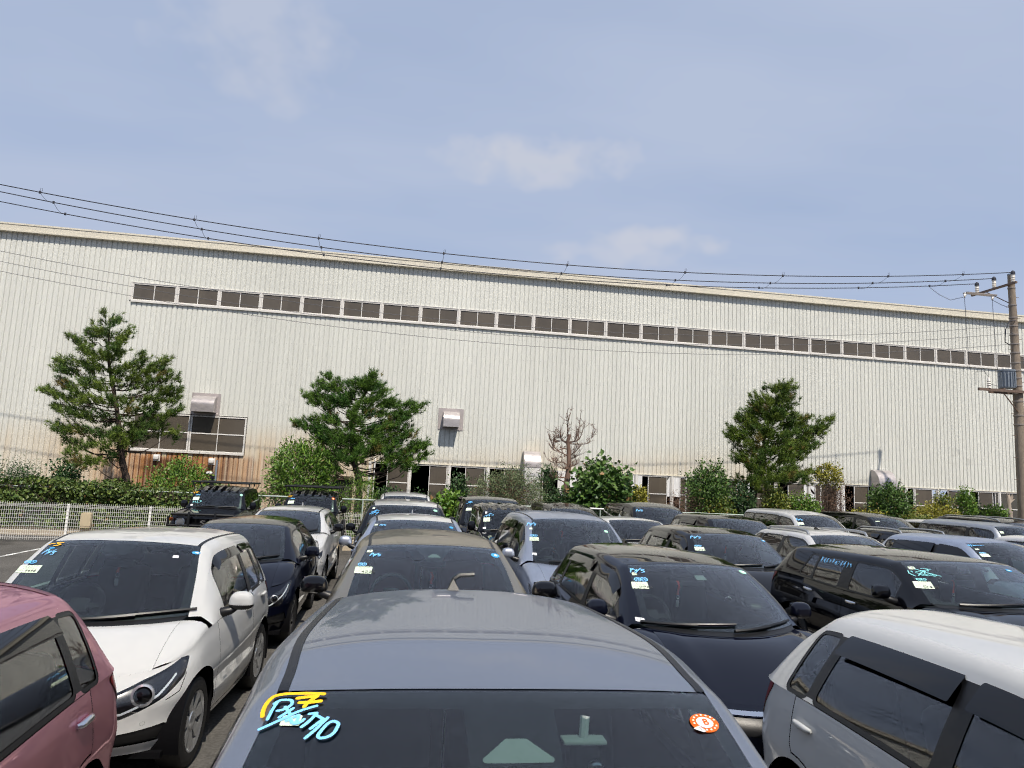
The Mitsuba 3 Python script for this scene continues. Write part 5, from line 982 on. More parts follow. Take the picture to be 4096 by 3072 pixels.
    def disc(s, u, v, r, bsdf, name='sticker', off=.003, sq=1.): 
        return s.emit(name, patch(shapely.affinity.scale(Point(u, v).buffer(r, quad_segs=8), 1, sq), s.wsoff(off), .05, .05), bsdf, s.W)
# ------------------------------------------------------------------ cars: proportions
# FLAT
def sp(**k): return k
HATCH=sp(sc=.80,zc=.965,sc0=1.20,zc0=.98,xh=.585,xm=.605,xr=.57,zh=1.445,zhc=1.405,zm=1.485,zmr=1.435)
LOW=sp(L=4.45,hw=.90,fo=.92,wb=2.72,af=.8,belt=[(0,.66),(.6,.76),(1.3,.90),(2.5,.93),(3.8,.99),(4.45,.97)],sc=1.22,zc=.95,sc0=1.45,xc0=.74,zc0=.93,sh=2.0,zh=1.385,shc=2.12,xh=.60,zhc=1.345,sm=2.6,zm=1.405,xm=.62,zmr=1.355,sr=3.55,zr=1.40,src=3.5,xr=.56,zrc=1.34,st=4.38,zt=.98,stc=4.30,xt=.66,ztc=.97,hx=.66)
SUV=sp(L=4.33,hw=.895,fo=.88,wb=2.61,rt=.34,zs=.26,zn=.78,belt=[(0,.80),(.6,.90),(1.25,1.02),(2.5,1.05),(3.7,1.10),(4.33,1.08)],sc=1.04,zc=1.06,sc0=1.40,xc0=.745,zc0=1.07,sh=1.90,zh=1.515,shc=2.03,xh=.615,zhc=1.475,sm=2.55,zm=1.550,xm=.635,zmr=1.500,sr=3.75,zr=1.53,src=3.7,xr=.59,zrc=1.47,st=4.24,zt=1.08,stc=4.16,xt=.66,ztc=1.07,hx=.66)
RAIZE=sp(L=3.995,hw=.8475,fo=.77,wb=2.525,rt=.34,zs=.26,zn=.80,belt=[(0,.84),(.6,.93),(1.15,1.02),(2.5,1.05),(3.4,1.09),(3.995,1.08)],sc=.98,zc=1.07,sc0=1.28,xc0=.71,zc0=1.07,sh=1.66,zh=1.555,shc=1.76,xh=.63,zhc=1.520,sm=2.3,zm=1.585,xm=.645,zmr=1.535,sr=3.62,zr=1.57,src=3.56,xr=.62,zrc=1.51,st=3.92,zt=1.09,stc=3.84,xt=.66,ztc=1.07,hx=.62)
WAGON=sp(L=4.57,hw=.8475,fo=.92,wb=2.74,belt=[(0,.66),(.6,.77),(1.2,.91),(2.5,.94),(4.0,.99),(4.57,.98)],sc=.93,zc=.98,sc0=1.32,xc0=.70,zc0=.99,sh=1.90,zh=1.455,shc=2.03,xh=.59,zhc=1.415,sm=2.7,zm=1.505,xm=.61,zmr=1.455,sr=4.20,zr=1.48,src=4.12,xr=.57,zrc=1.42,st=4.50,zt=1.0,stc=4.42,xt=.66,ztc=.99)
KEI=sp(L=3.395,hw=.7375,fo=.56,wb=2.52,rt=.28,af=.40,nf=3.6,ar=.25,nr=5,zn=.85,belt=[(0,.86),(.4,.95),(.8,1.0),(1.8,1.02),(3.0,1.04),(3.395,1.03)],sc=.50,zc=1.06,sc0=.72,xc0=.64,zc0=1.03,sh=1.02,zh=1.695,shc=1.10,xh=.56,zhc=1.660,sm=1.7,zm=1.750,xm=.59,zmr=1.700,sr=3.18,zr=1.76,src=3.14,xr=.58,zrc=1.70,st=3.33,zt=1.05,stc=3.27,xt=.62,ztc=1.03,hx=.58,front=.10)
JIMNY=sp(L=3.45,hw=.7375,fo=.62,wb=2.25,rt=.345,zs=.36,af=.20,nf=5,ar=.12,nr=7,zn=.95,belt=[(0,.96),(.4,1.02),(1.05,1.07),(1.8,1.07),(2.8,1.07),(3.45,1.07)],sc=1.15,zc=1.12,sc0=1.20,xc0=.635,zc0=1.10,sh=1.46,zh=1.60,shc=1.49,xh=.575,zhc=1.575,sm=2.1,zm=1.705,xm=.60,zmr=1.66,sr=3.25,zr=1.69,src=3.23,xr=.60,zrc=1.65,st=3.42,zt=1.08,stc=3.40,xt=.65,ztc=1.07,hx=.58,front=.03,rear=.02,tuck=.03,hoodpow=1.2,bulge=.01)
MPV=sp(L=4.70,hw=.8475,fo=.92,wb=2.85,rt=.31,af=.6,zn=.85,belt=[(0,.82),(.5,.92),(1.0,1.02),(2.5,1.05),(4.2,1.08),(4.70,1.07)],sc=.76,zc=1.08,sc0=1.10,xc0=.72,zc0=1.07,sh=1.62,zh=1.695,shc=1.75,xh=.61,zhc=1.650,sm=2.6,zm=1.785,xm=.64,zmr=1.730,sr=4.42,zr=1.78,src=4.36,xr=.62,zrc=1.71,st=4.64,zt=1.09,stc=4.56,xt=.68,ztc=1.07,hx=.62)
ROOMY=sp(**{**KEI,'L':3.72,'hw':.835,'fo':.68,'wb':2.49,'sc0':.80,'sc':.58,'sh':1.15,'shc':1.25,'xc0':.72,'xh':.60,'xm':.63,'xr':.61,'xt':.68,'sm':1.9,'sr':3.45,'src':3.41,'st':3.65,'stc':3.58,'zh':1.645,'zhc':1.610,'zm':1.700,'zmr':1.650,'zr':1.71,'zrc':1.65,'belt':[(0,.84),(.4,.95),(.9,1.0),(1.8,1.02),(3.2,1.04),(3.72,1.03)],'hx':.64})
EST=sp(**{**WAGON,'L':4.4,'sr':4.0,'src':3.93,'st':4.33,'stc':4.25,'belt':[(0,.66),(.6,.77),(1.2,.91),(2.5,.94),(3.8,.99),(4.4,.98)]})

FIT = dict(fitl=(-2.2277, 5.0624, -0.0451, 1.034, 1.0985, 0.772), blue=(-1.9873, 8.8245, 0.004, 0.9955, 0.9691, 0.8912), vezel=(-1.8887, 11.9754, -0.0046, 0.9409, 0.9245, 0.9802), jimny1=(-4.5369, 18.5316, 0.0079, 0.9671, 1.0632, 0.9889), jimny2=(-2.2024, 18.6554, -0.0016, 0.9589, 1.0667, 0.9966), beige=(0.3796, 4.8289, -0.0042, 0.9874, 1.0645, 1.0478), silversuv=(0.3638, 9.3035, 0.0097, 0.9692, 1.0539, 1), vana=(0.2521, 13.4835, 0.0041, 0.9487, 1.1784, 0.9841), vanb=(0.2962, 17.5962, 0.0018, 0.9992, 1.0013, 1), nbox=(2.4874, 17.1915, -0.0032, 1.0034, 1.1264, 0.9927), jimny3=(2.4088, 13.5279, 0.0031, 0.9497, 0.9556, 1), silverwagon=(2.7899, 9.0352, 0.0128, 1.0885, 1.1402, 1.06), vanc=(4.9572, 18.1989, -0.0021, 0.8863, 1.0085, 0.9817), whitesedan=(5.4583, 14.0133, -0.0066, 1.0021, 1.0877, 0.93), mpvd=(7.4341, 18.0897, -0.0048, 0.9514, 1.1628, 0.9845), wagone=(7.7925, 13.6846, -0.001, 1.0405, 1.1195, 0.97), wagonf=(5.4201, 9.3699, -0.0031, 0.9849, 1.108, 0.9415), blackg=(2.7973, 4.6483, 0.0245, 0.9808, 1.0542, 0.9449), suvh=(7.52, 9.35, 0, 0.975, 1.02, 0.95), hatchj=(9.219, 12.3822, 0.0042, 0.9571, 0.9584, 1.0014), mpvk=(11.4621, 16.695, -0.0017, 0.9412, 1.0457, 0.9964), vanl=(15.3203, 18.8957, -0.0011, 0.9241, 1.0289, 0.9952), raize=(6.2152, 5.3506, 0.0274, 0.9423, 1.19, 1.05), hatchm=(11.1434, 11.9563, -0.0027, 0.9839, 1.0042, 0.9811), wagonn=(9.7928, 8.6045, 0.0119, 1.0314, 0.9985, 1.0383), boxo=(15.2931, 14.4881, 0.0116, 0.9622, 0.9984, 1.0937), whiter=(18.6, 19.9, 0, 1, 1, 1), whitep=(13.5692, 10.3935, -0, 0.9986, 1, 1), darkq=(18.6477, 17.3987, 0.0001, 0.9413, 1.0006, 0.997), grey=(0.296, 0.235, -0.0113, 1.044, 1.024, 0.868), fitr=(3.06, 0.42, 0, 1, 1, 1), pink=(-2.20, 0.42, 0, 1.02, 1, 1.03))
def car(key, label, cat_, spec, fit, paint, lod=1, group=None, **o):
    k = thing(key, label, cat_, group); x, y, yaw, kz, kx, ks = fit
    b = Builder(k, Car(**{**spec, 'kz': kz, 'kx': kx, 'ks': ks}), x, y, yaw, paint, lod, o.get('tint', 'glass_tint')); b.build(o); return b
G = 'cars parked in rows facing the camera'
grey = car('parked_car', 'grey crossover in the centre foreground with large blue and yellow marker writing on its windscreen', 'car', SUV, FIT['grey'], 'paint_grey', 0, G, ditch=True, fin=None, roof_paint='paint_grey', wiper=((-.62, .0, -.1, .05), (-.1, .0, .5, .06)), seat='cloth_dark', frit_t=.06, shroud=[(-.113, .93), (.112, .93), (.098, .62), (-.09, .62)], rear_mirror=False)
fitl = car('parked_car', 'white hatchback front left with round-cornered headlights, parked behind the pink car', 'car', HATCH, FIT['fitl'], 'paint_pearl', 0, G, ditch=True, no_grille=False, mirror_two=True,
    lamp=[('x', .44 * .93, .52), ('x', .42 * .93, .66), ('x', .52 * .93, .80), ('s', .16, .92), ('s', .38, 1.0), ('s', .46, .97), ('s', .40, .80), ('s', .26, .66), ('x', .62 * .93, .50)], proj=(.0, .0, .055),
    drl=([[('x', .46 * .93, .66), ('x', .47 * .93, .57), ('x', .62 * .93, .555), ('s', .235, .70), ('s', .34, .86)]], .020), grille=[('x', 0, .56), ('x', 0, .66), ('x', .30, .66), ('x', .32, .58), ('x', .2, .55)], intake=[('x', 0, .08), ('x', 0, .30), ('x', .42, .30), ('x', .50, .10)], fog=[('x', .50, .14), ('x', .47, .30), ('x', .80, .34), ('x', .86, .26), ('x', .80, .14)], visor=2, visor_h=.14, rim='rim_silver', spokes=7, handle_v=.88, trim='headliner', wiper=((-.60, .006, .0, .05), (-.05, .010, .58, .075)))
pink = car('parked_car', 'pink hatchback cut off by the left edge, its rear end with chrome door handle nearest', 'car', HATCH, FIT['pink'], 'paint_pink', 0, G, handle='chrome', visor=2, spoiler=.14, spokes=6, tint='glass_tint')
fitr = car('parked_car', 'white hatchback in the right foreground with dark window visors and chrome-backed door handle', 'car', {**HATCH, 'xh': .57, 'xm': .545, 'xr': .47, 'ar': .5}, FIT['fitr'], 'paint_pearl', 0, G, visor=2, visor_h=.24, handle='paint_pearl', tail=[('r', .62 * .85, .70), ('r', .60 * .85, .99), ('s', 3.70, 1.0), ('s', 3.78, .80), ('s', 3.90, .58)], handle_v=.84)
beige = car('parked_car', 'beige-grey crossover directly behind the grey one with a paper numbered 4228 on its windscreen', 'car', SUV, FIT['beige'], 'paint_beige', 0, G, ditch=True, mirror='paint_black', seat='seat_red', mirror_size=(.23, .15, .15), shroud=[(-.20, .93), (.20, .93), (.085, .70), (.06, .60), (-.06, .60), (-.085, .70)])
blue = car('parked_car', 'dark navy hatchback with slim headlights behind the left white hatchback', 'car', {**HATCH, 'L': 4.35, 'hw': .895, 'wb': 2.64, 'xh': .585, 'zm': 1.43, 'zh': 1.395, 'zhc': 1.36, 'zmr': 1.385, 'zr': 1.42, 'zrc': 1.36}, FIT['blue'], 'paint_navy', 0, G, rim='rim_dark', lamp=[('x', .46, .60), ('x', .47, .72), ('s', .16, .84), ('s', .42, .985), ('s', .50, .97), ('s', .34, .74), ('x', .72, .56)], drl=([[('x', .56, .60), ('s', .16, .62), ('s', .30, .78), ('s', .42, .93)]], .022), proj=(-.03, .0, .034))
vezel = car('parked_car', 'white crossover with black mirror and slim headlight behind the navy hatchback', 'car', SUV, FIT['vezel'], 'paint_white', 1, G, ditch=True, mirror='gloss_black', fin=3.85, lamp=[('x', .50, .62), ('x', .50, .76), ('s', .30, .90), ('s', .50, .95), ('s', .40, .80), ('s', .20, .64)], drl=([[('x', .56, .66), ('s', .20, .68), ('s', .38, .82)]], .02))
JO = dict(no_grille=True, lamp=[('x', .2, .4), ('x', .2, .42), ('x', .22, .42), ('x', .22, .4)], fog=[('x', .55, .12), ('x', .55, .2), ('x', .62, .2), ('x', .62, .12)], shroud=[(-.06, .93), (.06, .93), (.06, .80), (-.06, .80)], frit_t=.03, frit_b=.03, wiper=((-.42, .0, .0, .05), (.06, .0, .46, .05)), mirror_size=(.17, .10, .20), mirror_taper=False, roof_ribs=.022, ditch=True, pillar_black=False)
def jwins(c): return [(c.sc0 + .14, c.sc0 + .95, .82), (c.sc0 + 1.15, c.src - .12, .82)]
jim = []
for key_, lab, fit in (('jimny1', 'black boxy off-roader with roof rack and bull bar, leftmost at the fence', FIT['jimny1']), ('jimny2', 'black boxy off-roader with roof rack half hidden behind the white crossover', FIT['jimny2']), ('jimny3', 'black boxy off-roader without a roof rack, between the silver cars', FIT['jimny3'])):
    cc = Car(**{**JIMNY, 'kz': fit[3], 'kx': fit[4], 'ks': fit[5]}); jim.append(car('off_roader', lab, 'off-road car', JIMNY, fit, 'paint_black', 1, G, wins=jwins(cc), **JO))
silversuv = car('parked_car', 'silvery white crossover with silver mirror directly behind the beige-grey one', 'car', {**SUV, 'L': 4.15}, FIT['silversuv'], 'paint_silverblue', 1, G, ditch=True, mirror='paint_silver', fin=3.85, roof_paint='paint_white', fin_bsdf='paint_white')
vana = car('compact_van', 'boxy car with white roof and black front pillars, nearer of the two white-roofed ones', 'van', ROOMY, FIT['vana'], 'paint_black', 1, G, ditch=True, roof_paint='paint_white', fin=3.8, fin_bsdf='gloss_black', mirror='paint_black')
vanb = car('compact_van', 'white boxy car farthest back behind the white-roofed one with black pillars', 'van', ROOMY, FIT['vanb'], 'paint_white', 2, G, ditch=True)
nbox = car('compact_van', 'black tall boxy car left of and behind the rackless off-roader', 'van', ROOMY, FIT['nbox'], 'paint_black', 1, G)
silverwagon = car('parked_car', 'silver wagon with clear headlights and silver mirrors, right of the centre row', 'car', {**WAGON, 'L': 4.45, 'sr': 4.05, 'src': 3.97, 'st': 4.38, 'stc': 4.30, 'belt': [(0, .66), (.6, .77), (1.2, .91), (2.5, .94), (3.9, .99), (4.45, .98)]}, FIT['silverwagon'], 'paint_silver', 0, G, visor=3, halogen=True, lamp_bsdf='lamp_inner', ditch=True, lamp=[('x', .46, .60), ('x', .46, .80), ('s', .30, .97), ('s', .72, .99), ('s', .50, .78), ('x', .80, .60)], trim='headliner')
vanc = car('minivan', 'dark minivan roof behind the silver wagon, left of the white sedan', 'van', MPV, FIT['vanc'], 'paint_black', 2, G)
whitesedan = car('parked_car', 'white car with shark-fin aerial behind the silver wagon', 'car', LOW, FIT['whitesedan'], 'paint_white', 1, G, fin=3.7, fin_bsdf='paint_white')
mpvd = car('minivan', 'black minivan with side visors at the back behind the white sedan', 'van', MPV, FIT['mpvd'], 'paint_black', 1, G, visor=2)
wagone = car('parked_car', 'black wagon with window visors and a wide dark windscreen, right of the black minivan', 'car', WAGON, FIT['wagone'], 'paint_black', 1, G, visor=2, frit_t=.10)
wagonf = car('parked_car', 'black hatchback with pale interior and red key strap behind the black wagon numbered 2931', 'car', EST, FIT['wagonf'], 'paint_black', 0, G, visor=2, trim='headliner')
blackg = car('parked_car', 'black wagon with a paper numbered 2931 on its windscreen, right of the grey crossover', 'car', EST, FIT['blackg'], 'paint_navy', 0, G, visor=2, roof_paint='paint_black', shroud=[(-.08, .92), (.08, .92), (.055, .74), (-.055, .74)], lamp=[('x', .54, .62), ('x', .52, .84), ('s', .34, .95), ('s', .62, .97), ('s', .44, .80), ('x', .80, .62)], halogen=True, lamp_bsdf='lamp_inner', amber=('s', .30, .78), wiper=((-.56, .012, .02, .085), (-.02, .010, .52, .07)), frit_b=.075, chrome_bar=[('x', .0, .90), ('x', .5, .895), ('s', .36, .985), ('s', .62, .995)], fin=3.8, fin_bsdf='gloss_black')
suvh = car('parked_car', 'white crossover with silver roof rails and black shark-fin aerial behind the black boxy one', 'car', SUV, FIT['suvh'], 'paint_white', 1, G, rails=True, fin=3.2, fin_bsdf='gloss_black')
hatchj = car('parked_car', 'white hatchback in front of the white minivan, mostly hidden by the railed crossover', 'car', HATCH, FIT['hatchj'], 'paint_white', 1, G, visor=2)
mpvk = car('minivan', 'white minivan with a rear roof spoiler, behind the white cars on the right', 'van', MPV, FIT['mpvk'], 'paint_white', 1, G, spoiler=.16)
vanl = car('minivan', 'black minivan right of the white one with the spoiler', 'van', MPV, FIT['vanl'], 'paint_black', 1, G)
raize = car('parked_car', 'black boxy crossover with chrome door handles and pale blue writing on its windscreen', 'car', RAIZE, FIT['raize'], 'paint_black', 0, G, handle='chrome', spoiler=.09, trim='headliner', seat='cloth_dark', shroud=[(-.16, .93), (.14, .93), (.16, .70), (.10, .66), (.06, .74), (0, .80), (-.04, .72), (-.12, .72)], doors=(1.42, 2.42, 3.10, 3.5), wins=[(1.62, 2.36), (2.56, 3.06), (3.10, 3.34, .80, .10, (0., -.10))])
hatchm = car('parked_car', 'dark hatchback with slim silver roof edge, right of the railed white crossover', 'car', HATCH, FIT['hatchm'], 'paint_black', 1, G, visor=2, rails=True)
wagonn = car('parked_car', 'pale silver-blue hatchback with long dark window visors behind the black boxy crossover', 'car', HATCH, FIT['wagonn'], 'paint_silverblue', 1, G, visor=2, visor_h=.34)
boxo = car('compact_van', 'light grey square-edged wagon with a flat long roof at the right edge', 'van', {**ROOMY, 'hw': .88}, FIT['boxo'], 'paint_box', 1, G)
whitep = car('parked_car', 'white car at the right edge in front of the light grey wagon', 'car', HATCH, FIT['whitep'], 'paint_white', 1, G)
whiter = car('parked_car', 'small white car far back between the black minivan and the light grey wagon', 'car', HATCH, FIT['whiter'], 'paint_white', 2, G)
darkq = car('minivan', 'dark minivan with roof rails behind the light grey wagon at the right edge', 'van', MPV, FIT['darkq'], 'paint_black', 2, G, rails=True)
# ------------------------------------------------------------------ extras: roof racks, bull bar, grilles
def at_local(b, m, name, bsdf, parent=None, smooth=40, label=None): return b.mesh(name, m, bsdf, parent, smooth, label)
def off_road_front(b, bull):
    c = b.c; w = c.hw
    p = rbox(2 * w * .80, .05, .30, .02, 3); p.apply_translation((0, -.005, .80)); k = at_local(b, p, 'grille', 'paint_black')
    for i in range(5): m = rbox(.07, .02, .20, .012, 2); m.apply_translation((-.22 + .11 * i, -.034, .80)); at_local(b, m, 'slot', 'dark_inside', k)
    e = shapely.union_all([LineString([(.045, .045), (-.01, .055), (-.045, .02), (.04, -.02), (.01, -.055), (-.045, -.045)]).buffer(.011, join_style=2)]); m = trimesh.creation.extrude_polygon(e, .008, engine='earcut'); m.apply_transform(trimesh.transformations.rotation_matrix(np.pi / 2, (1, 0, 0))); m.apply_translation((0, -.040, .80)); at_local(b, m, 'emblem', 'chrome', k)
    for sx in (-1, 1):
        T = trimesh.transformations.rotation_matrix(np.pi / 2, (1, 0, 0)); x = sx * w * .66
        m = lathe([(0, .01), (.085, .01), (.105, .035), (.115, .03), (.115, 0)], 26); m.apply_transform(T); m.apply_translation((x, -.03, .80)); h = at_local(b, m, 'headlight', 'chrome')
        m = lathe([(.10, .03), (.07, .05), (.0005, .058)], 26); m.apply_transform(T); m.apply_translation((x, -.03, .80)); at_local(b, m, 'lens', 'lens_clear', h)
        m = lathe([(0, .03), (.042, .025), (.045, 0)], 16); m.apply_transform(T); m.apply_translation((sx * w * .93, -.015, .87)); at_local(b, m, 'indicator', 'lens_amber')
        for S in (c.fo, c.fo + c.wb):
            t = np.linspace(-.15, np.pi + .15, 20); r = c.rt + .085; ring = np.c_[np.full(20, sx * (w + .015)), S + r * np.cos(t), c.rt + r * np.sin(t)]; at_local(b, tube(ring, .055, 8), 'wheel_arch', 'trim_black')
    m = rbox(2 * w * .98, .12, .16, .04, 3); m.apply_translation((0, -.04, .52)); at_local(b, m, 'front_bumper', 'trim_black')
    if bull:
        zt = 1.0; P = [(-w * .98, .02, .55), (-w * .98, -.12, .62), (-w * .98, -.14, .92), (-w * .90, -.14, zt), (w * .90, -.14, zt), (w * .98, -.14, .92), (w * .98, -.12, .62), (w * .98, .02, .55)]
        k = at_local(b, tube(P, .030, 10), 'bull_bar', 'trim_black')
        for x in (-.30, .30): at_local(b, tube([(x, -.10, .45), (x, -.16, .62), (x, -.165, .95), (x, -.15, 1.06)], .030, 10), 'upright', 'trim_black', k)
        at_local(b, tube([(-w * .96, -.14, .74), (w * .96, -.14, .74)], .022, 8), 'crossbar', 'trim_black', k)
def roof_rack(b):
    c = b.c; z = 1.815 * b.c.d['zm'] / 1.705; s0, s1, w = c.shc - .02, c.src - .05, c.xm + .08
    k = at_local(b, tube([(-w, s0, z), (w, s0, z), (w, s1, z), (-w, s1, z), (-w, s0, z)], .022, 8), 'roof_rack', 'trim_black')
    for x in np.linspace(-w + .11, w - .11, 7): at_local(b, B(x - .035, x + .035, s0 + .02, s1 - .02, z - .012, z + .014), 'slat', 'trim_black', k)
    for x in (-w + .02, w - .02):
        for s in (s0 + .15, (s0 + s1) / 2, s1 - .15): at_local(b, tube([(x, s, z), (x * 1.02, s, z - .06), (np.sign(x) * (c.xm + .02), s, z - .17)], .018, 6), 'foot', 'trim_black', k)
off_road_front(jim[0], True); off_road_front(jim[1], False); off_road_front(jim[2], False); roof_rack(jim[0]); roof_rack(jim[1])
# grey crossover: aerial stub, camera behind the glass, sensor cover
P = grey.c.top(np.array([3.92]), np.array([-.06]))[0]; grey.mesh('aerial', cat([trimesh.convex.convex_hull(np.array([[-.03, -.06, 0], [.03, -.06, 0], [.02, .05, 0], [-.02, .05, 0], [0, .01, .06], [0, -.02, .05]]) + P), tube([P + [0, 0, .045], P + [.03, .02, .062], P + [.10, .03, .066]], .011, 6)]), 'trim_black', smooth=30)
def glass_poly(b, pts, off, bsdf, name, r=.008, parent=None): return b.emit(name, patch(rnd_poly(pts, r), b.wsoff(off), .05, .05), bsdf, parent or b.W)
M('cover_grey', **two({'type': 'diffuse', 'reflectance': rgb(.30, .34, .33)}))
glass_poly(grey, [(-.078, .676), (.094, .676), (.030, .742), (-.016, .742)], -.0022, 'cover_grey', 'sensor_cover')
gc = lambda u, v, d: grey.wsoff(-d)(np.array([u]), np.array([v]))[0]
q = gc(.186, .765, .07); m = rbox(.085, .05, .085, .012, 3); m.apply_translation(q + [0, .02, -.02]); k = grey.mesh('dash_camera', m, 'trim_black')
m = lathe([(.012, 0), (.017, .002), (.019, .012), (.015, .016), (.010, .010), (.0005, .008)], 24); m.apply_transform(trimesh.transformations.rotation_matrix(math.radians(115), (1, 0, 0))); m.apply_translation(q + [.022, -.012, -.03]); grey.mesh('lens_ring', m, 'chrome', k)
m = rbox(.11, .05, .012, .005, 2); m.apply_translation(q + [-.01, -.012, .028]); grey.mesh('bracket', m, 'cover_grey', k); grey.mesh('stem', tube([gc(.18, .81, .004), q + [-.01, -.01, .03]], .012, 8), 'cover_grey', k)
# ------------------------------------------------------------------ papers, stickers and marker writing on the windscreens
PX5 = ([(0, 0), (.10, .55), (.16, .95)], [(.08, .85), (.28, 1.0), (.42, .88), (.34, .66), (.12, .55)], [(.50, .62), (.78, .28)], [(.80, .66), (.50, .22)], [(.52, -.15), (.9, .45), (1.25, .98)], [(1.55, .58), (1.22, .55), (1.25, .32), (1.45, .28), (1.48, .05), (1.2, -.05)])
def pick(b, u, v, sc, w=.008, bsdf='marker_pale', rot=0.): b.scribble(PX5, u, v, sc, w, bsdf, rot)
def form(b, u, v, w, h, num, rot=0.):
    b.paper(u, v, w, h, 'paper', [(num, w * .40, h * .12, h * .27, 'ink')], 'paper_form', rot)
    if b.lod == 0:
        L = []
        for i, (yy, a0, a1) in enumerate(((.84, .16, .95), (.68, .30, .72), (.55, .25, .85), (.22, .08, .34), (.34, .10, .30))):
            x = a0
            while x < a1: L.append([(w * x, h * yy), (w * (x + .035), h * (yy + (.03 if (i + int(x * 40)) % 2 else -.02)))]); x += .075
        b.scribble(L, u, v, 1, .0035, 'ink_grey', rot, off=.006, name='small_print')
def two_rings(b, u, v, w, h, bsdf='marker_pale', lw=.007): b.ring(u + w * .26, v + h * .5, w * .26, h * .5, bsdf, lw); b.ring(u + w * .74, v + h * .5, w * .28, h * .5, bsdf, lw)
def tag_label(b, u, v, w, h):
    k = b.paper(u, v, w, h, 'paper_white', (), 'label_sticker')
    b.scribble([[(w * .15, h * .32), (w * .85, h * .32)], [(w * .3, h * .75), (w * .5, h * .85), (w * .7, h * .75)]], u, v, 1, .0045, 'ink_grey', off=.006, name='small_print')
# grey
Y_, Bm = 'marker_yellow', 'marker_pale'
grey.scribble([[(-.555, .796), (-.56, .833), (-.549, .87), (-.515, .879), (-.431, .875)], [(-.49, .861), (-.461, .866), (-.445, .867), (-.458, .851), (-.467, .831)], [(-.481, .845), (-.456, .846), (-.433, .85)]], 0, 0, 1, .0105, Y_, name='yellow_marker')
grey.paper(-.509, .768, .045, .036, 'paper')
grey.scribble([[(-.54, .785), (-.539, .818), (-.534, .851)], [(-.541, .842), (-.524, .856), (-.506, .855), (-.498, .843), (-.507, .825), (-.526, .816)], [(-.511, .83), (-.492, .803)], [(-.491, .825), (-.515, .793)], [(-.548, .751), (-.51, .784), (-.475, .814), (-.439, .833)], [(-.495, .782), (-.489, .79), (-.481, .776)], [(-.481, .795), (-.472, .801), (-.471, .786), (-.475, .772), (-.465, .776), (-.457, .787)], [(-.449, .805), (-.433, .808), (-.44, .789), (-.456, .762)], [(-.433, .801), (-.414, .789), (-.435, .757)], [(-.439, .728), (-.422, .757), (-.405, .793)], [(-.401, .774), (-.389, .782), (-.377, .772), (-.38, .751), (-.392, .734), (-.407, .729), (-.414, .736), (-.408, .758), (-.401, .774)]], 0, 0, 1, .0082, Bm, name='blue_marker')
ou, ov = .486, .773
grey.disc(ou, ov, .041, 'sticker_orange', 'round_sticker', .003, .82); grey.disc(ou, ov, .024, 'paper_white', 'sticker_centre', .005, .82); grey.text('8', ou - .0085, ov - .010, .021, 'sticker_orange', grey.W, off=.007)
grey.emit('sticker_notch', patch(Polygon([(ou - .041, ov - .02), (ou - .022, ov - .012), (ou - .012, ov - .03), (ou - .018, ov - .033)]).buffer(.001), grey.wsoff(.005), .05, .05), 'paper_white', grey.W); grey.text('8', ou - .028, ov - .026, .009, 'ink', grey.W, off=.007)
for i in range(14):
    t = i * .42 + .3
    if not 3.6 < t % 6.283 < 4.4: grey.disc(ou + .0325 * math.cos(t), ov + .0325 * .82 * math.sin(t), .0032, 'sticker_notch_pale' if False else 'paper', 'sticker_print', .0055)
# beige
beige.paper(-.532, .742, .044, .046, 'paper', [('7', .014, .012, .022, 'ink')]); pick(beige, -.492, .668, .052, .009); two_rings(beige, -.549, .50, .059, .042); form(beige, -.556, .378, .122, .105, '4228', 3)
glass_poly(beige, [(-.055, .672), (.058, .672), (.022, .728), (-.014, .728)], -.0022, 'cover_grey', 'sensor_cover'); beige.disc(.515, .752, .036, 'sticker_blue', 'round_sticker', .003, 1.2); beige.disc(.518, .752, .015, 'paper', 'sticker_centre', .005, 1.2)
# black wagon 2931
form(blackg, -.557, .482, .113, .103, '2931'); blackg.paper(-.537, .697, .037, .046, 'paper', [('10', .006, .012, .020, 'ink')]); pick(blackg, -.545, .745, .072, .0095); two_rings(blackg, -.529, .594, .09, .058, lw=.009); tag_label(blackg, -.585, .03, .05, .052); blackg.disc(.50, .795, .036, 'sticker_green', 'round_sticker', .003); blackg.disc(.503, .795, .015, 'paper_white', 'sticker_centre', .005)
glass_poly(blackg, [(-.048, .64), (.042, .64), (.036, .712), (-.042, .712)], -.0022, 'cover_grey', 'sensor_cover')
# black boxy crossover
raize.paper(-.531, .70, .048, .066, 'paper', [('2', .016, .018, .030, 'ink')])
raize.scribble([[(.30, .9), (.55, .55), (1.0, .12)], [(.52, .95), (.75, .88), (.70, .62)], [(.45, .72), (.85, .80)], [(.55, .62), (.35, .40), (.55, .12)], [(.25, .60), (.62, .66), (.50, .40), (.80, .10)], [(.0, .70), (-.02, .40), (.12, .10)], [(.10, .66), (.12, .52)], [(.22, .45), (.36, .38), (.24, .15)], [(.30, .30), (.42, .14)], [(.62, .40), (.86, .16)]], -.553, .52, .205, .0085, 'marker_teal'); two_rings(raize, -.537, .45, .062, .044, 'marker_teal'); form(raize, -.579, .295, .116, .14, '010', -3); raize.disc(.40, .72, .036, 'sticker_blue', 'round_sticker', .003, .8); raize.disc(.40, .72, .016, 'paper', 'sticker_centre', .005, .8)
kan = []
rg = rnd(5)
for i in range(11):
    x = i * .060
    for _ in range(3): a = rg.uniform(0, .05, 2); kan.append([(x + a[0] * .6, rg.uniform(0, .05)), (x + .012 + a[1] * .5, rg.uniform(.02, .07)), (x + rg.uniform(.01, .045), rg.uniform(-.01, .06))])
raize.scribble(kan, 2.40, .262, .95, .006, 'marker_pale', 0, fn=lambda u, v: raize.sidef(-1, .010)(5.44 - u - .02, v), parent=raize.k)
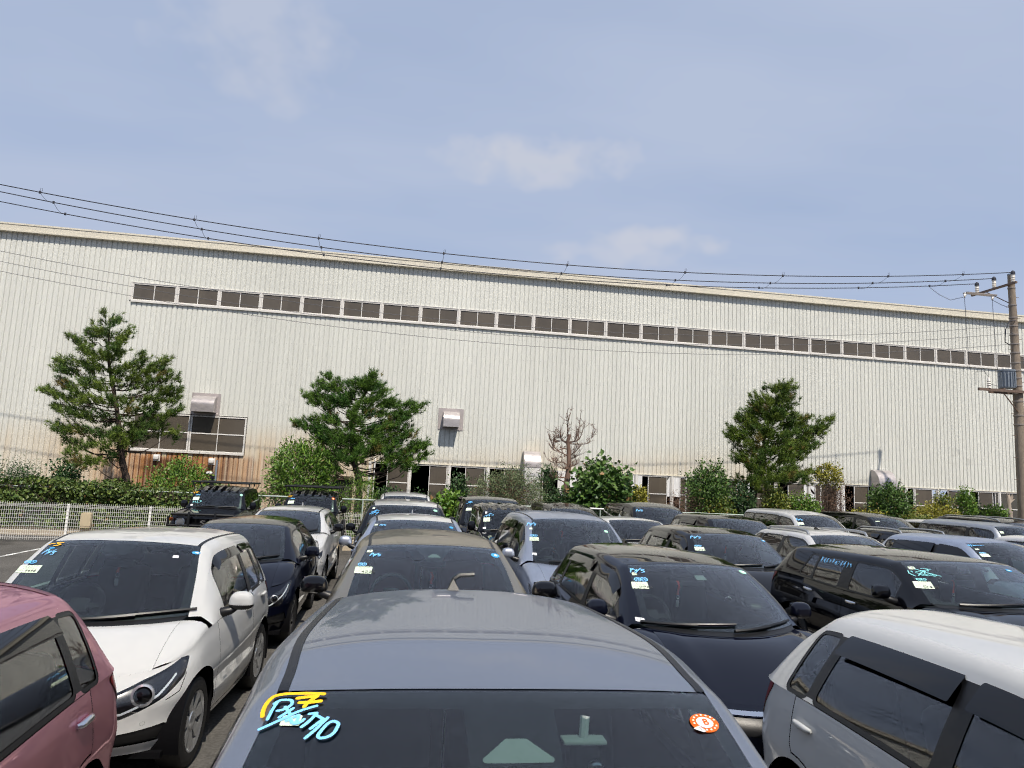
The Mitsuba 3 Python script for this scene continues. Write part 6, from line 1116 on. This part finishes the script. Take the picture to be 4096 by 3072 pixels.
# white hatchback left
fitl.scribble([[(0, .5), (.25, .75), (.75, .8)], [(1.9, .95), (1.0, .95), (1.3, .6), (1.75, .45), (1.2, .1), (.9, .15)]], -.535, .80, .055, .010, Y_, name='yellow_marker'); fitl.paper(-.505, .765, .045, .020, 'sticker_blue'); pick(fitl, -.515, .69, .062, .008, Bm, -6); two_rings(fitl, -.589, .559, .093, .036, 'marker_blue'); form(fitl, -.590, .439, .170, .092, '9498', 3); fitl.paper(.385, .684, .037, .034, 'paper_white'); fitl.disc(.526, .778, .028, 'sticker_blue', 'round_sticker', .003, .8); fitl.disc(.533, .778, .013, 'paper_white', 'sticker_centre', .005, .8)
qn = fitl.pt(('x', .70, .40)); fitl.emit('parking_sensor', patch(Point(*qn).buffer(.017).difference(Point(*qn).buffer(.0135)), fitl.lowf(1, .001), .02, .02), 'ink_grey')
# silver wagon
pick(silverwagon, -.61, .735, .072, .009); silverwagon.paper(-.579, .642, .035, .038, 'paper'); two_rings(silverwagon, -.567, .482, .079, .036); form(silverwagon, -.574, .389, .101, .08, '2000'); tag_label(silverwagon, -.554, .113, .046, .042); silverwagon.disc(.42, .64, .03, 'sticker_green', 'round_sticker'); silverwagon.disc(.422, .64, .012, 'paper_white', 'sticker_centre', .005)
silverwagon.scribble([], 0, 0, 1, .01, Bm) if False else None
# black hatchback behind it
pick(wagonf, -.575, .735, .085, .010); two_rings(wagonf, -.557, .477, .073, .04); form(wagonf, -.568, .36, .108, .106, '771'); wagonf.disc(.52, .73, .032, 'sticker_blue', 'round_sticker'); wagonf.disc(.52, .73, .014, 'paper_white', 'sticker_centre', .005)
# off-roaders
a, b_, c_ = jim
for b2, dx in ((a, 0), (b_, .02)):
    b2.scribble([[(.9, 1), (.3, .95), (0, .6), (.1, .1)], [(.35, .7), (.7, .75), (.45, .2)]], -.59 + dx, .72, .10, .014, Y_, name='yellow_marker'); pick(b2, -.515 + dx, .60, .06, .010, 'marker_blue'); b2.paper(-.557 + dx, .335, .14, .17, 'paper')
a.text('H17', -.54, .215, .075, 'marker_teal', a.W, off=.006); tag_label(a, -.566, .07, .055, .075); a.disc(.535, .72, .038, 'sticker_green', 'round_sticker', .003, 1.9); b_.disc(.545, .74, .036, 'sticker_orange', 'round_sticker', .003, 2.1); b_.disc(.545, .74, .018, 'paper', 'sticker_centre', .005, 2.)
c_.paper(-.555, .74, .045, .095, 'paper_white'); c_.scribble([[(0, .1), (.9, .9)], [(.1, .3), (.4, .5), (.3, .1)], [(.5, .3), (.7, .45), (.6, .15)], [(.55, .95), (.8, .7)], [(.85, .4), (1.1, .6), (1.0, .2)]], -.57, .56, .19, .010, 'marker_pale'); c_.paper(-.567, .351, .136, .18, 'paper', [('100', .03, .04, .05, 'ink_grey')]); tag_label(c_, -.57, .06, .063, .075)
# vans and the rest
vana.paper(-.541, .737, .039, .065, 'paper'); vana.scribble([[(0, .1), (.5, .9)], [(.1, .5), (.45, .55), (.2, .1)], [(.4, .3), (.7, .45), (.5, .0)], [(.3, .8), (.7, .7)]], -.55, .53, .19, .011, 'marker_blue'); vana.disc(.478, .757, .034, 'sticker_green', 'round_sticker', .003, 1.2)
silversuv.paper(-.54, .692, .041, .055, 'paper'); pick(silversuv, -.466, .675, .05, .009); silversuv.disc(.48, .70, .028, 'sticker_blue', 'round_sticker', .003, 1.3)
pick(mpvd, -.545, .65, .09, .013); pick(mpvk, -.56, .63, .08, .012); mpvk.paper(-.564, .427, .115, .11, 'paper'); nbox.scribble([[(0, .2), (.8, .8)], [(.2, .7), (.6, .9), (.4, .4)], [(.5, .3), (.9, .5)]], -.56, .70, .13, .012, 'marker_blue'); nbox.paper(-.55, .45, .11, .10, 'paper'); vanl.paper(-.50, .60, .10, .05, 'paper')
wagonn.scribble([[(0, .5), (.25, .9), (.35, .6), (.1, .4)], [(.4, .1), (.75, 1.0)], [(.9, .3), (1.0, .7), (1.2, .3), (1.3, .6)], [(1.5, .35), (1.7, .5)], [(1.8, .4), (2.0, .5), (2.2, .35), (2.5, .5), (2.8, .35)]], -.56, .785, .07, .009, 'marker_blue'); wagonn.paper(-.523, .691, .044, .04, 'paper'); two_rings(wagonn, -.514, .60, .065, .03); wagonn.paper(-.526, .514, .097, .08, 'paper')
boxo.paper(-.53, .60, .07, .09, 'paper')
# ------------------------------------------------------------------ red key straps hanging from the interior mirrors
def key_strap(b, x, dz, lab, L=.10, d=.13):
    p = b.c.top(np.array([1.70]), np.array([x / .6]))[0]; p = np.array([x, p[1] + d, p[2] - .05 - dz]); k = thing('key_strap', lab, 'key strap')
    t = np.linspace(0, 1, 6)[:, None]; P = p + np.array([.018, 0, -L]) * t + np.array([.012, 0, 0]) * np.sin(t * 5); w = .011
    V = np.vstack([P - [w, 0, 0], P + [w, 0, 0], P + [-w, .003, 0], P + [w, .003, 0]]); i = np.arange(5); F = np.vstack([np.stack([i, i + 1, i + 7], 1), np.stack([i, i + 7, i + 6], 1), np.stack([12 + i, 13 + i, 19 + i], 1), np.stack([12 + i, 19 + i, 18 + i], 1)])
    b.emit('strap', from_mesh(trimesh.Trimesh(V, F, process=False), False), 'strap_red', k)
    e = P[-1]; m = rbox(.030, .010, .062, .006, 2); m.apply_translation(e - [.003, 0, .075]); b.emit('key', from_mesh(m, 40), 'key_metal', k); an = np.linspace(0, 6.3, 13); b.emit('key_ring', from_mesh(tube(np.c_[e[0] + .014 * np.cos(an), np.full(13, e[1]), e[2] - .016 + .016 * np.sin(an)], .0025, 5, cap=False), 40), 'key_metal', k)
key_strap(beige, -.01, .14, 'red key strap with a key inside the windscreen of the beige-grey crossover', .11, .08)
key_strap(blackg, -.12, .05, 'red key strap inside the windscreen of the black wagon numbered 2931', .13)
key_strap(raize, -.10, .10, 'red strap with a pale loop inside the windscreen of the black boxy crossover', .14)
key_strap(fitl, -.03, .06, 'red key strap inside the windscreen of the left white hatchback', .09)
key_strap(silverwagon, -.16, .06, 'red key strap inside the windscreen of the silver wagon', .10)
key_strap(wagonf, -.06, .05, 'long red key strap inside the black hatchback with the pale interior', .16)
